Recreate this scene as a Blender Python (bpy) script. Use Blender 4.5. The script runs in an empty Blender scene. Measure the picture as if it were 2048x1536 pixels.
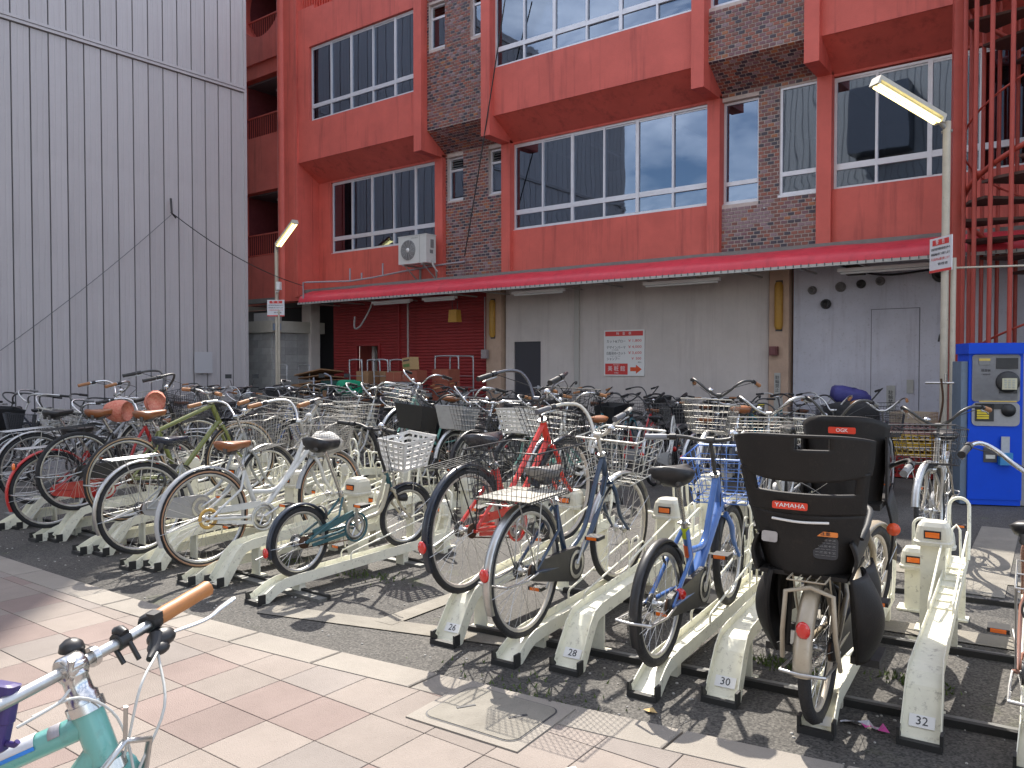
import bpy, math, random
from mathutils import Vector as V, Matrix, Quaternion
R = math.radians
sc = bpy.context.scene
col = sc.collection
# ---------------------------------------------------------------- camera, sky, sun, exposure
cam_d = bpy.data.cameras.new('camera'); cam = bpy.data.objects.new('camera', cam_d); col.objects.link(cam)
cam.location = (0, 0, 1.5)
cam.rotation_euler = (R(90-1.36), 0, R(37.5))
cam_d.sensor_width = 36; cam_d.lens = 28.125; cam_d.clip_start = .05; cam_d.clip_end = 600
sc.camera = cam
w = bpy.data.worlds.new('World'); sc.world = w; w.use_nodes = True
nt = w.node_tree; nt.nodes.clear()
SUN_DIR = V((-.731, .682, 0)).normalized()      # horizontal direction towards the sun
SUN_EL = R(50)
sky = nt.nodes.new('ShaderNodeTexSky'); sky.sky_type = 'NISHITA'; sky.sun_disc = False
sky.sun_elevation = SUN_EL
sky.sun_rotation = math.atan2(SUN_DIR.x, SUN_DIR.y)
sky.altitude = 50; sky.air_density = 1.0; sky.dust_density = 1.4; sky.ozone_density = 1.2
tc = nt.nodes.new('ShaderNodeTexCoord'); mp = nt.nodes.new('ShaderNodeMapping'); mp.inputs['Scale'].default_value = (1.3, 1.3, 3.2)
cn = nt.nodes.new('ShaderNodeTexNoise'); cn.inputs['Scale'].default_value = 2.1; cn.inputs['Detail'].default_value = 7; cn.inputs['Roughness'].default_value = .58
cr = nt.nodes.new('ShaderNodeValToRGB'); cr.color_ramp.elements[0].position = .44; cr.color_ramp.elements[1].position = .66
mxs = nt.nodes.new('ShaderNodeMixRGB'); mxs.inputs[2].default_value = (13, 13, 13.6, 1)
ml = nt.nodes.new('ShaderNodeMath'); ml.operation = 'MULTIPLY'; ml.inputs[1].default_value = .75
bg = nt.nodes.new('ShaderNodeBackground'); bg.inputs['Strength'].default_value = .105
wo = nt.nodes.new('ShaderNodeOutputWorld')
nt.links.new(tc.outputs['Generated'], mp.inputs[0]); nt.links.new(mp.outputs[0], cn.inputs['Vector'])
nt.links.new(cn.outputs['Fac'], cr.inputs[0]); nt.links.new(cr.outputs[0], ml.inputs[0]); nt.links.new(ml.outputs[0], mxs.inputs[0])
nt.links.new(sky.outputs[0], mxs.inputs[1]); nt.links.new(mxs.outputs[0], bg.inputs['Color']); nt.links.new(bg.outputs[0], wo.inputs[0])
sd = bpy.data.lights.new('sun', 'SUN'); so = bpy.data.objects.new('sun', sd); col.objects.link(so)
sd.energy = 3.5; sd.angle = R(.53); sd.color = (1, .935, .84)
vec = V((SUN_DIR.x*math.cos(SUN_EL), SUN_DIR.y*math.cos(SUN_EL), math.sin(SUN_EL)))
so.rotation_euler = vec.to_track_quat('Z', 'Y').to_euler(); so.location = vec*40
sc.view_settings.view_transform = 'Standard'; sc.view_settings.look = 'None'; sc.view_settings.gamma = 1
sc.view_settings.use_curve_mapping = False
sc.view_settings.exposure = 1.4
sc.cycles.max_bounces = 8; sc.cycles.transparent_max_bounces = 12; sc.cycles.use_denoising = True
rnd = random.Random(7)
# ---------------------------------------------------------------- mesh builder
class MB:
    def __init__(s): s.v = []; s.f = []; s.m = []; s.s = []
    def add(s, vs, fs, mi=0, sm=False):
        b = len(s.v); s.v += [tuple(p) for p in vs]
        for f in fs: s.f.append(tuple(i+b for i in f)); s.m.append(mi); s.s.append(sm)
    def box(s, c, d, mi=0, rz=0, M=None, taper=1):
        x, y, z = d[0]/2, d[1]/2, d[2]/2; t = taper
        vs = [V(p) for p in ((-x,-y,-z),(x,-y,-z),(x,y,-z),(-x,y,-z),(-x*t,-y*t,z),(x*t,-y*t,z),(x*t,y*t,z),(-x*t,y*t,z))]
        if M is None: M = Matrix.Rotation(rz, 3, 'Z')
        s.add([M@p+V(c) for p in vs], [(0,3,2,1),(4,5,6,7),(0,1,5,4),(1,2,6,5),(2,3,7,6),(3,0,4,7)], mi)
    def bb(s, lo, hi, mi=0): s.box([(a+b)/2 for a, b in zip(lo, hi)], [b-a for a, b in zip(lo, hi)], mi)
    def tube(s, pts, r, n=8, mi=0, closed=False, caps=True, flat=1):
        pts = [V(p) for p in pts]; k = len(pts)
        rr = r if isinstance(r, (list, tuple)) else [r]*k
        tan = []
        for i in range(k):
            a = pts[i-1] if (i > 0 or closed) else pts[i]; b = pts[(i+1) % k] if (i < k-1 or closed) else pts[i]
            t = (b-a); tan.append(t.normalized() if t.length > 1e-9 else V((0,0,1)))
        u = tan[0].orthogonal().normalized()
        if abs(tan[0].z) < .9: u = V((0,0,1)).cross(tan[0]).normalized()
        vs = []
        for i in range(k):
            if i: u = (u - tan[i]*u.dot(tan[i])); u = u.normalized() if u.length > 1e-6 else tan[i].orthogonal().normalized()
            w_ = tan[i].cross(u)
            for j in range(n):
                a = 2*math.pi*j/n; vs.append(pts[i]+(u*math.cos(a)+w_*math.sin(a)*flat)*rr[i])
        fs = []
        for i in range(k if closed else k-1):
            for j in range(n):
                a = i*n+j; b = i*n+(j+1) % n; c = ((i+1) % k)*n+(j+1) % n; d = ((i+1) % k)*n+j; fs.append((a, b, c, d))
        s.add(vs, fs, mi, n > 4)
        if caps and not closed:
            s.add([vs[j] for j in range(n)], [tuple(range(n-1, -1, -1))], mi); s.add([vs[(k-1)*n+j] for j in range(n)], [tuple(range(n))], mi)
    def ring(s, prof, n=40, mi=0, sm=True, a0=0, a1=2*math.pi, c=(0,0,0), closed=True):
        """revolve profile [(radius, y)] round the Y axis; angle measured from +x towards +z"""
        full = abs(a1-a0-2*math.pi) < 1e-6; k = len(prof); m_ = n if full else n+1; vs = []
        for i in range(m_):
            a = a0+(a1-a0)*i/n
            for (r, y) in prof: vs.append((c[0]+r*math.cos(a), c[1]+y, c[2]+r*math.sin(a)))
        fs = []
        for i in range(n):
            i2 = (i+1) % m_
            for j in range(k if closed else k-1):
                j2 = (j+1) % k; fs.append((i*k+j, i*k+j2, i2*k+j2, i2*k+j))
        s.add(vs, fs, mi, sm)
        if not full and closed:
            s.add(vs[:k], [tuple(range(k))], mi); s.add(vs[-k:], [tuple(range(k-1, -1, -1))], mi)
    def lathe(s, prof, n=16, mi=0, c=(0,0,0), M=None):
        """revolve [(r, z)] round Z"""
        M = M or Matrix.Identity(3); k = len(prof)
        vs = [M@V((r*math.cos(2*math.pi*i/n), r*math.sin(2*math.pi*i/n), z))+V(c) for i in range(n) for (r, z) in prof]
        fs = [(i*k+j, ((i+1) % n)*k+j, ((i+1) % n)*k+j+1, i*k+j+1) for i in range(n) for j in range(k-1)]
        s.add(vs, fs, mi, True)
    def sphere(s, c, r, mi=0, n=10, sc_=(1,1,1)):
        vs = []; h = n//2+1
        for i in range(h+1):
            t = math.pi*i/h
            for j in range(n): vs.append((c[0]+r*sc_[0]*math.sin(t)*math.cos(2*math.pi*j/n), c[1]+r*sc_[1]*math.sin(t)*math.sin(2*math.pi*j/n), c[2]+r*sc_[2]*math.cos(t)))
        s.add(vs, [(i*n+j, (i+1)*n+j, (i+1)*n+(j+1) % n, i*n+(j+1) % n) for i in range(h) for j in range(n)], mi, True)
    def sweep(s, pts, prof, ups=None, mi=0, sm=False, caps=True):
        """sweep closed profile [(side, up)] along points; side = horizontal left of travel"""
        k = len(prof); vs = []; n = len(pts); pts = [V(p) for p in pts]
        for i, p in enumerate(pts):
            t = (pts[min(i+1, n-1)]-pts[max(i-1, 0)]).normalized(); side = V((0,0,1)).cross(t)
            side = side.normalized() if side.length > 1e-6 else V((0,1,0)); up = t.cross(side)
            pr = prof[i] if isinstance(prof[0], list) else prof
            for (a, b) in pr: vs.append(p+side*a+up*b)
        k = len(pr)
        s.add(vs, [(i*k+j, i*k+(j+1) % k, (i+1)*k+(j+1) % k, (i+1)*k+j) for i in range(n-1) for j in range(k)], mi, sm)
        if caps: s.add(vs[:k], [tuple(range(k-1, -1, -1))], mi); s.add(vs[-k:], [tuple(range(k))], mi)
    def shell(s, P, nu, nv, th, hole=None, mi=0, mi2=None):
        """solid curved plate: P(u,v)->point, thickness th, cells with hole(u,v) left open"""
        pts = [[V(P(i/nu, j/nv)) for j in range(nv+1)] for i in range(nu+1)]
        def nrm(i, j):
            a = pts[min(i+1, nu)][j]-pts[max(i-1, 0)][j]; b = pts[i][min(j+1, nv)]-pts[i][max(j-1, 0)]
            c = a.cross(b); return c.normalized() if c.length > 1e-9 else V((0,0,1))
        b0 = len(s.v); W = nv+1; N = (nu+1)*W
        s.v += [tuple(pts[i][j]+nrm(i, j)*th/2) for i in range(nu+1) for j in range(W)] + [tuple(pts[i][j]-nrm(i, j)*th/2) for i in range(nu+1) for j in range(W)]
        cell = {(i, j) for i in range(nu) for j in range(nv) if not (hole and hole((i+.5)/nu, (j+.5)/nv))}
        I = lambda i, j: b0+i*W+j
        def F(f, m_, sm): s.f.append(f); s.m.append(m_); s.s.append(sm)
        for (i, j) in cell:
            F((I(i,j), I(i+1,j), I(i+1,j+1), I(i,j+1)), mi, True); F(tuple(x+N for x in (I(i,j), I(i,j+1), I(i+1,j+1), I(i+1,j))), mi if mi2 is None else mi2, True)
            for (di, dj, a, b) in ((-1,0,(i,j),(i,j+1)), (1,0,(i+1,j+1),(i+1,j)), (0,-1,(i+1,j),(i,j)), (0,1,(i,j+1),(i+1,j+1))):
                if (i+di, j+dj) not in cell: F((I(*a), I(*b), I(*b)+N, I(*a)+N), mi, False)
    def mesh(s, name, mats):
        me = bpy.data.meshes.new(name); me.from_pydata(s.v, [], s.f)
        for m_ in (mats if isinstance(mats, (list, tuple)) else [mats]): me.materials.append(m_)
        me.polygons.foreach_set('material_index', s.m); me.polygons.foreach_set('use_smooth', s.s); me.update(); return me
    def build(s, name, mats, parent=None, loc=None, **kw):
        return link(name, s.mesh(name, mats), parent, loc, **kw)
def link(name, data, parent=None, loc=None, label=None, cat=None, group=None, kind=None, M=None):
    o = bpy.data.objects.new(name, data); col.objects.link(o)
    if parent is not None: o.parent = parent
    if loc is not None: o.location = loc
    if M is not None: o.matrix_local = M
    return tag(o, label, cat, group, kind)
def tag(o, label=None, cat=None, group=None, kind=None):
    if label: o['label'] = label
    if cat: o['category'] = cat
    if group: o['group'] = group
    if kind: o['kind'] = kind
    return o
def empty(name, loc=(0,0,0), rz=0, label=None, cat=None, group=None):
    o = bpy.data.objects.new(name, None); col.objects.link(o); o.location = loc; o.rotation_euler = (0,0,rz); o.empty_display_size = .1
    return tag(o, label, cat, group)
# ---------------------------------------------------------------- materials
def nodes(name):
    m = bpy.data.materials.new(name); m.use_nodes = True; return m, m.node_tree, m.node_tree.nodes['Principled BSDF']
def mat(name, c, rough=.5, metal=0, noise=0, nscale=8, bump=0, bscale=40, spec=.5, c2=None, coat=0, objvar=0, dirt=0, stretch=None):
    m, t, b = nodes(name); L = t.links
    b.inputs['Base Color'].default_value = (*c, 1); b.inputs['Roughness'].default_value = rough; b.inputs['Metallic'].default_value = metal
    b.inputs['Specular IOR Level'].default_value = spec; b.inputs['Coat Weight'].default_value = coat; b.inputs['Coat Roughness'].default_value = .12
    src = None
    if noise or bump or dirt:
        co = t.nodes.new('ShaderNodeTexCoord'); vec = co.outputs['Object']
        if stretch:
            mpn = t.nodes.new('ShaderNodeMapping'); mpn.inputs['Scale'].default_value = stretch; L.new(vec, mpn.inputs[0]); vec = mpn.outputs[0]
    if noise:
        n = t.nodes.new('ShaderNodeTexNoise'); n.inputs['Scale'].default_value = nscale; n.inputs['Detail'].default_value = 6; n.inputs['Roughness'].default_value = .65; L.new(vec, n.inputs['Vector'])
        mr = t.nodes.new('ShaderNodeMapRange'); mr.inputs[1].default_value = .3; mr.inputs[2].default_value = .7; L.new(n.outputs['Fac'], mr.inputs[0])
        mx = t.nodes.new('ShaderNodeMixRGB'); d = c2 or tuple(x*(1-noise) for x in c)
        mx.inputs[1].default_value = (*c, 1); mx.inputs[2].default_value = (*d, 1); L.new(mr.outputs[0], mx.inputs[0]); src = mx.outputs[0]
        rr = t.nodes.new('ShaderNodeMapRange'); rr.inputs[3].default_value = max(.05, rough-.08); rr.inputs[4].default_value = min(1, rough+.12); L.new(n.outputs['Fac'], rr.inputs[0]); L.new(rr.outputs[0], b.inputs['Roughness'])
    if dirt:
        n2 = t.nodes.new('ShaderNodeTexNoise'); n2.inputs['Scale'].default_value = 22; n2.inputs['Detail'].default_value = 9; n2.inputs['Roughness'].default_value = .75; L.new(vec, n2.inputs['Vector'])
        m2 = t.nodes.new('ShaderNodeMapRange'); m2.inputs[1].default_value = .56; m2.inputs[2].default_value = .72; m2.inputs[4].default_value = dirt; L.new(n2.outputs['Fac'], m2.inputs[0])
        mx2 = t.nodes.new('ShaderNodeMixRGB'); mx2.inputs[1].default_value = (*c, 1); mx2.inputs[2].default_value = (.12, .095, .07, 1); L.new(m2.outputs[0], mx2.inputs[0])
        if src: L.new(src, mx2.inputs[1])
        src = mx2.outputs[0]
    if objvar:
        oi = t.nodes.new('ShaderNodeObjectInfo'); hs = t.nodes.new('ShaderNodeHueSaturation')
        mr = t.nodes.new('ShaderNodeMapRange'); mr.inputs[3].default_value = 1-objvar; mr.inputs[4].default_value = 1+objvar; L.new(oi.outputs['Random'], mr.inputs[0]); L.new(mr.outputs[0], hs.inputs['Value'])
        if src: L.new(src, hs.inputs['Color'])
        else: hs.inputs['Color'].default_value = (*c, 1)
        src = hs.outputs[0]
    if src: L.new(src, b.inputs['Base Color'])
    if bump:
        nb = t.nodes.new('ShaderNodeTexNoise'); nb.inputs['Scale'].default_value = bscale; nb.inputs['Detail'].default_value = 4; L.new(vec, nb.inputs['Vector'])
        bp = t.nodes.new('ShaderNodeBump'); bp.inputs['Strength'].default_value = bump; bp.inputs['Distance'].default_value = .01; L.new(nb.outputs['Fac'], bp.inputs['Height']); L.new(bp.outputs[0], b.inputs['Normal'])
    return m
_pc = {}
def paint(c, rough=.28):
    k = (tuple(c), rough)
    if k not in _pc: _pc[k] = mat('paint', c, rough, coat=.35, noise=.12, nscale=14, dirt=.35)
    return _pc[k]
def plas(c, rough=.45):
    k = ('p', tuple(c), rough)
    if k not in _pc: _pc[k] = mat('plastic', c, rough, noise=.15, nscale=20, dirt=.25)
    return _pc[k]
CHROME = mat('chrome', (.62,.62,.62), .22, 1, noise=.2, nscale=30, dirt=.4)
ALLOY = mat('alloy', (.56,.56,.55), .36, 1, noise=.2, nscale=25, dirt=.35)
STEELD = mat('dark_steel', (.09,.09,.09), .45, .6, noise=.3, dirt=.4)
RUST = mat('rusty_steel', (.11,.06,.035), .8, .3, noise=.5, nscale=60)
RUBBER = mat('tyre_rubber', (.022,.022,.024), .75, bump=.5, bscale=90, noise=.3, nscale=12, dirt=.25)
GUM = mat('gum_rubber', (.36,.17,.09), .7, noise=.25, dirt=.2)
BLACKP = plas((.016,.016,.018), .42)
BLACKM = plas((.02,.02,.02), .6)
REDR = mat('red_reflector', (.55,.012,.008), .12, coat=1)
ORANGER = mat('orange_reflector', (.8,.16,.01), .15, coat=1)
CREAM = mat('rack_cream_paint', (.80,.785,.65), .38, noise=.16, nscale=9, dirt=.85, objvar=.05, bump=.15, bscale=30)
CREAMP = mat('lock_box_plastic', (.62,.60,.50), .4, noise=.12, nscale=7, dirt=.35)
GALV = mat('galvanised_rail', (.22,.22,.21), .55, .4, noise=.4, nscale=12, dirt=.6)
WHITEP = mat('white_print', (.75,.75,.74), .5)
INK = mat('ink_black', (.03,.03,.035), .6)
INKR = mat('ink_red', (.62,.05,.045), .5)
# facade
REDW = mat('red_wall_paint', (.66,.125,.095), .55, noise=.22, nscale=1.3, bump=.35, bscale=60, dirt=.12)
def streaks(m, amt=.35):
    t = m.node_tree; b = t.nodes['Principled BSDF']; L = t.links; src = b.inputs['Base Color'].links[0].from_socket
    co = t.nodes.new('ShaderNodeTexCoord'); mpn = t.nodes.new('ShaderNodeMapping'); mpn.inputs['Scale'].default_value = (2.4, 2.4, .16); L.new(co.outputs['Object'], mpn.inputs[0])
    n = t.nodes.new('ShaderNodeTexNoise'); n.inputs['Scale'].default_value = 2.2; n.inputs['Detail'].default_value = 8; n.inputs['Roughness'].default_value = .7; L.new(mpn.outputs[0], n.inputs['Vector'])
    mr = t.nodes.new('ShaderNodeMapRange'); mr.inputs[1].default_value = .52; mr.inputs[2].default_value = .75; mr.inputs[4].default_value = amt; L.new(n.outputs['Fac'], mr.inputs[0])
    mx = t.nodes.new('ShaderNodeMixRGB'); mx.blend_type = 'MULTIPLY'; mx.inputs[2].default_value = (.45,.40,.42,1); L.new(mr.outputs[0], mx.inputs[0]); L.new(src, mx.inputs[1]); L.new(mx.outputs[0], b.inputs['Base Color'])
streaks(REDW, .75)
AWN = mat('awning_vinyl', (.68,.045,.07), .38, noise=.2, nscale=2.5, dirt=.15); streaks(AWN, .5)
SHUT = mat('shutter_red', (.34,.035,.035), .5, noise=.2, nscale=3, dirt=.2)
GREYW = mat('grey_wall', (.64,.585,.55), .75, noise=.15, nscale=1.2, bump=.3, bscale=80, dirt=.12); streaks(GREYW, .3)
BLUEG = mat('blue_grey_wall', (.60,.605,.68), .7, noise=.22, nscale=1.1, bump=.2, bscale=60, dirt=.45); streaks(BLUEG, .55)
TAN = mat('tan_pillar', (.55,.39,.29), .7, noise=.2, nscale=4, dirt=.2)
MORTAR = mat('mortar', (.56,.48,.45), .85, noise=.2, nscale=20)
CLAD = mat('grey_cladding', (.52,.49,.495), .5, noise=.10, nscale=.6, dirt=.12, objvar=.035, bump=.12, bscale=1.5); streaks(CLAD, .22)
CLADD = mat('cladding_joint', (.13,.13,.135), .7)
ALUF = mat('window_aluminium', (.68,.68,.72), .38, .35, noise=.1)
DARKI = mat('unlit_inside_black', (.03,.03,.035), .9)  # near-black colour stands in for the shade of unlit interiors
ROOMW = mat('room_wall', (.42,.39,.33), .8, noise=.1)
BLOCK = mat('concrete_block', (.40,.40,.39), .85, noise=.2, nscale=6, bump=.5, bscale=50, objvar=.12)
def glass_mat(name, refl=.30, tint=(.42,.45,.48)):
    m = bpy.data.materials.new(name); m.use_nodes = True; t = m.node_tree; t.nodes.clear(); L = t.links
    o = t.nodes.new('ShaderNodeOutputMaterial'); tr = t.nodes.new('ShaderNodeBsdfTransparent'); tr.inputs[0].default_value = (*tint, 1)
    g = t.nodes.new('ShaderNodeBsdfGlossy'); g.inputs['Roughness'].default_value = .015; g.inputs[0].default_value = (.40,.48,.60,1)
    fr = t.nodes.new('ShaderNodeFresnel'); fr.inputs[0].default_value = 1.5
    a = t.nodes.new('ShaderNodeMath'); a.operation = 'ADD'; a.inputs[1].default_value = refl; a.use_clamp = True
    mx = t.nodes.new('ShaderNodeMixShader'); L.new(fr.outputs[0], a.inputs[0]); L.new(a.outputs[0], mx.inputs[0]); L.new(tr.outputs[0], mx.inputs[1]); L.new(g.outputs[0], mx.inputs[2]); L.new(mx.outputs[0], o.inputs[0])
    n = t.nodes.new('ShaderNodeTexNoise'); n.inputs['Scale'].default_value = .7; bp = t.nodes.new('ShaderNodeBump'); bp.inputs['Strength'].default_value = .06; bp.inputs['Distance'].default_value = .05
    L.new(n.outputs['Fac'], bp.inputs['Height']); L.new(bp.outputs[0], g.inputs['Normal']); return m
GLASS = glass_mat('window_glass')
def brickmat(name, c): return mat(name, c, .42, noise=.25, nscale=30, bump=.2, bscale=70)
BR = [brickmat('brick_'+n, c) for n, c in (('brown',(.21,.08,.065)), ('rust',(.30,.095,.065)), ('dark',(.06,.045,.065)), ('plum',(.20,.09,.105)), ('orange',(.38,.14,.06)), ('greyed',(.28,.18,.20)))]
BRW = [9, 7, 6, 5, 1, 3]
def emit(name, c, s):
    m, t, b = nodes(name); b.inputs['Base Color'].default_value = (*c, 1); b.inputs['Emission Color'].default_value = (*c, 1); b.inputs['Emission Strength'].default_value = s; return m
TUBEON = emit('lit_tube', (1,.86,.38), 1.5)
def text_mesh(body, size, ext=.0006):
    c = bpy.data.curves.new('text', 'FONT'); c.body = body; c.size = size; c.extrude = ext; c.align_x = 'CENTER'; c.align_y = 'CENTER'; c.resolution_u = 2
    o = bpy.data.objects.new('text', c); col.objects.link(o); bpy.context.view_layer.update()
    me = bpy.data.meshes.new_from_object(o.evaluated_get(bpy.context.evaluated_depsgraph_get())); bpy.data.objects.remove(o); return me
def text(body, size, material, parent, M, name='lettering', fit=None):
    me = text_mesh(body, size); me.materials.clear(); me.materials.append(material)
    if fit:
        xs = [v.co.x for v in me.vertices]; wd = max(xs)-min(xs)
        if wd > 0: M = M @ Matrix.Diagonal((fit/wd, 1, 1, 1))
    return link(name, me, parent, M=M)
# ---------------------------------------------------------------- ground
def ground_mats():
    m, t, b = nodes('asphalt'); L = t.links; b.inputs['Roughness'].default_value = .85
    co = t.nodes.new('ShaderNodeTexCoord')
    n = t.nodes.new('ShaderNodeTexNoise'); n.inputs['Scale'].default_value = 90; n.inputs['Detail'].default_value = 3
    v = t.nodes.new('ShaderNodeTexVoronoi'); v.inputs['Scale'].default_value = 110
    n2 = t.nodes.new('ShaderNodeTexNoise'); n2.inputs['Scale'].default_value = .9; n2.inputs['Detail'].default_value = 6
    for x in (n, v, n2): L.new(co.outputs['Object'], x.inputs['Vector'])
    r = t.nodes.new('ShaderNodeValToRGB'); r.color_ramp.elements[0].color = (.028,.026,.024,1); r.color_ramp.elements[1].color = (.128,.119,.106,1)
    r.color_ramp.elements[0].position = .3; r.color_ramp.elements[1].position = .72
    mx = t.nodes.new('ShaderNodeMixRGB'); mx.inputs[0].default_value = .5; L.new(v.outputs['Color'], mx.inputs[1]); L.new(n.outputs['Fac'], mx.inputs[2]); L.new(mx.outputs[0], r.inputs[0])
    mr = t.nodes.new('ShaderNodeMapRange'); mr.inputs[1].default_value = .35; mr.inputs[2].default_value = .7; mr.inputs[3].default_value = .7; mr.inputs[4].default_value = 1.15; L.new(n2.outputs['Fac'], mr.inputs[0])
    hs = t.nodes.new('ShaderNodeHueSaturation'); L.new(r.outputs[0], hs.inputs['Color']); L.new(mr.outputs[0], hs.inputs['Value'])
    # moss near joints
    n3 = t.nodes.new('ShaderNodeTexNoise'); n3.inputs['Scale'].default_value = 1.7; n3.inputs['Detail'].default_value = 8; n3.inputs['Roughness'].default_value = .7; L.new(co.outputs['Object'], n3.inputs['Vector'])
    m3 = t.nodes.new('ShaderNodeMapRange'); m3.inputs[1].default_value = .6; m3.inputs[2].default_value = .7; m3.inputs[4].default_value = .5; L.new(n3.outputs['Fac'], m3.inputs[0])
    mg = t.nodes.new('ShaderNodeMixRGB'); mg.inputs[2].default_value = (.07,.085,.03,1); L.new(m3.outputs[0], mg.inputs[0]); L.new(hs.outputs[0], mg.inputs[1]); L.new(mg.outputs[0], b.inputs['Base Color'])
    bp = t.nodes.new('ShaderNodeBump'); bp.inputs['Strength'].default_value = .9; bp.inputs['Distance'].default_value = .006; L.new(mx.outputs[0], bp.inputs['Height']); L.new(bp.outputs[0], b.inputs['Normal'])
    return m
ASPH = ground_mats()
def stone(name, c, var=.1):
    return mat(name, c, .8, noise=.18, nscale=2.2, bump=.55, bscale=180, objvar=var, dirt=.22)
TB = stone('tile_beige', (.25,.210,.182)); TP = stone('tile_pink', (.225,.168,.148)); TG = stone('tile_grey', (.228,.197,.176)); KS = stone('kerb_stone', (.27,.242,.208), .06)
JOINT = mat('tile_joint', (.19,.165,.135), .9, noise=.3, nscale=30)
BAND = mat('concrete_band', (.235,.215,.18), .85, noise=.25, nscale=5, bump=.5, bscale=120, dirt=.4)
m = MB(); m.add([(-300,-300,-.012),(300,-300,-.012),(300,300,-.012),(-300,300,-.012)], [(0,1,2,3)]); m.build('asphalt_ground', ASPH, kind='structure')
# kerb curve: asphalt edge as a function of X
EDGE = [(-40,2.45),(-12,2.45),(-9,2.46),(-6.92,2.49),(-5.8,2.515),(-4.72,2.56),(-3.63,2.665),(-3.05,2.74),(-2.66,2.80),(-1.74,2.925),(-1.4,2.98),(-.98,3.05),(0,3.24),(3,3.85),(14,6.2)]
def edge(x):
    for (a, b), (c, d) in zip(EDGE, EDGE[1:]):
        if a <= x <= c: return b+(d-b)*(x-a)/(c-a)
    return EDGE[-1][1]
# pavement bed
m = MB(); xs = [-40+i*.5 for i in range(109)]
vs = []; fs = []
for i, x in enumerate(xs): vs += [(x, -60, .004), (x, edge(x), .004), (x, edge(x), -.02)]
for i in range(len(xs)-1): fs += [(i*3, i*3+3, i*3+4, i*3+1), (i*3+1, i*3+4, i*3+5, i*3+2)]
m.add(vs, fs); pave = m.build('pavement', JOINT, kind='structure')
# kerb strip stones
kerb = empty('kerb_strip'); kerb['kind'] = 'structure'
def slab(pts, z0, z1, b=.004):
    m = MB(); n = len(pts); c = sum((V(p) for p in pts), V((0,0)))/n
    ins = [V(p)+(c-V(p)).normalized()*b*1.4 for p in pts]
    m.add([(p[0], p[1], z0) for p in pts]+[(p[0], p[1], z1-b) for p in pts]+[(p.x, p.y, z1) for p in ins],
          [(i, (i+1) % n, n+(i+1) % n, n+i) for i in range(n)]+[(n+i, n+(i+1) % n, 2*n+(i+1) % n, 2*n+i) for i in range(n)]+[tuple(range(2*n, 3*n))]); return m
x = -11.0
while x < 2.2:
    x2 = x+.595
    if not (-2.55 < (x+x2)/2 < -1.95 and False):
        pts = [(x+.004, edge(x)-.2), (x2-.004, edge(x2)-.2), (x2-.004, edge(x2)-.002), (x+.004, edge(x)-.002)]
        slab(pts, -.01, .017+rnd.uniform(-.001,.001)).build('kerb_stone', KS, kerb)
    x += .6
# paving tiles (0.305 m grid turned 1.2 degrees), each one a piece; those further off as one part
T = .305; ca, sa = math.cos(R(1.2)), math.sin(R(1.2)); OX, OY = -3.137, 2.297
def poly_clip(poly, f):
    """keep the part with f(p) >= 0"""
    out = []
    for i in range(len(poly)):
        a, b = poly[i], poly[(i+1) % len(poly)]; fa, fb = f(a), f(b)
        if fa >= 0: out.append(a)
        if fa*fb < 0: t_ = fa/(fa-fb); out.append((a[0]+(b[0]-a[0])*t_, a[1]+(b[1]-a[1])*t_))
    return out
fx, fy = -math.sin(R(37.5)), math.cos(R(37.5))
tiles = []
pinkset = {(0,-1),(1,-1),(0,-2),(-1,-4),(-4,-1),(-5,-1),(-3,-3),(-6,-2),(-7,-2),(-8,-1),(-10,-2),(-11,-3),(-9,-3),(-4,-3),(2,-5),(1,-6),(3,-2),(4,-4),(3,-3)}
for i in range(-60, 40):
    for j in range(-60, 3):
        g = .0018; q = [(i*T+g, j*T+g), ((i+1)*T-g, j*T+g), ((i+1)*T-g, (j+1)*T-g), (i*T+g, (j+1)*T-g)]
        p = [(OX+u*ca-v*sa, OY+u*sa+v*ca) for u, v in q]
        p = poly_clip(p, lambda a: edge(a[0])-.205-a[1])
        if len(p) < 3: continue
        cx, cy = sum(a[0] for a in p)/len(p), sum(a[1] for a in p)/len(p)
        ar = abs(sum(p[k][0]*p[(k+1) % len(p)][1]-p[(k+1) % len(p)][0]*p[k][1] for k in range(len(p))))/2
        if ar < .002: continue
        d = fx*cx+fy*cy; lat = fy*cx-fx*cy
        vis = d > .9 and abs(lat) < d*.68+.25
        hsh = random.Random(i*977+j*131).random()
        c = 1 if (i, j) in pinkset or hsh < .10 else (2 if hsh > .72 else 0)
        if vis or (cx > -14 and cy > -4 and cx < 8): tiles.append((d if vis else 99+d*d, vis, p, c, hsh))
tiles.sort(key=lambda a: a[0])
far = MB()
for k, (d, vis, p, c, hs) in enumerate(tiles):
    if k < 295 and vis: slab(p, -.01, .016+hs*.0012, .0015).build('paving_tile', (TB, TP, TG)[c], pave)
    else:
        far.add([(a[0], a[1], .0165) for a in p], [tuple(range(len(p)))], c)
o = far.build('far_paving_tiles', [TB, TP, TG], pave); o['kind'] = 'stuff'
# concrete bands in the asphalt
m = MB()
def band(a, b, w_, z=-.006):
    a = V(a); b = V(b); d = (b-a).normalized(); n = V((-d.y, d.x))*w_/2
    m.add([(*(a-n), z), (*(b-n), z), (*(b+n), z), (*(a+n), z)], [(0,1,2,3)])
band((-4.2,2.97), (-2.6,3.45), .17); band((-3.42,3.22), (-3.5,5.2), .14, -.0045); band((-2.6,4.78), (1.5,5.3), .22, -.005); band((-3.0,6.25),(2.2,6.85), .26, -.0058); band((-.75,6.0),(-.9,8.6),.3,-.0065)
m.build('concrete_bands', BAND, kind='structure')
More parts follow.
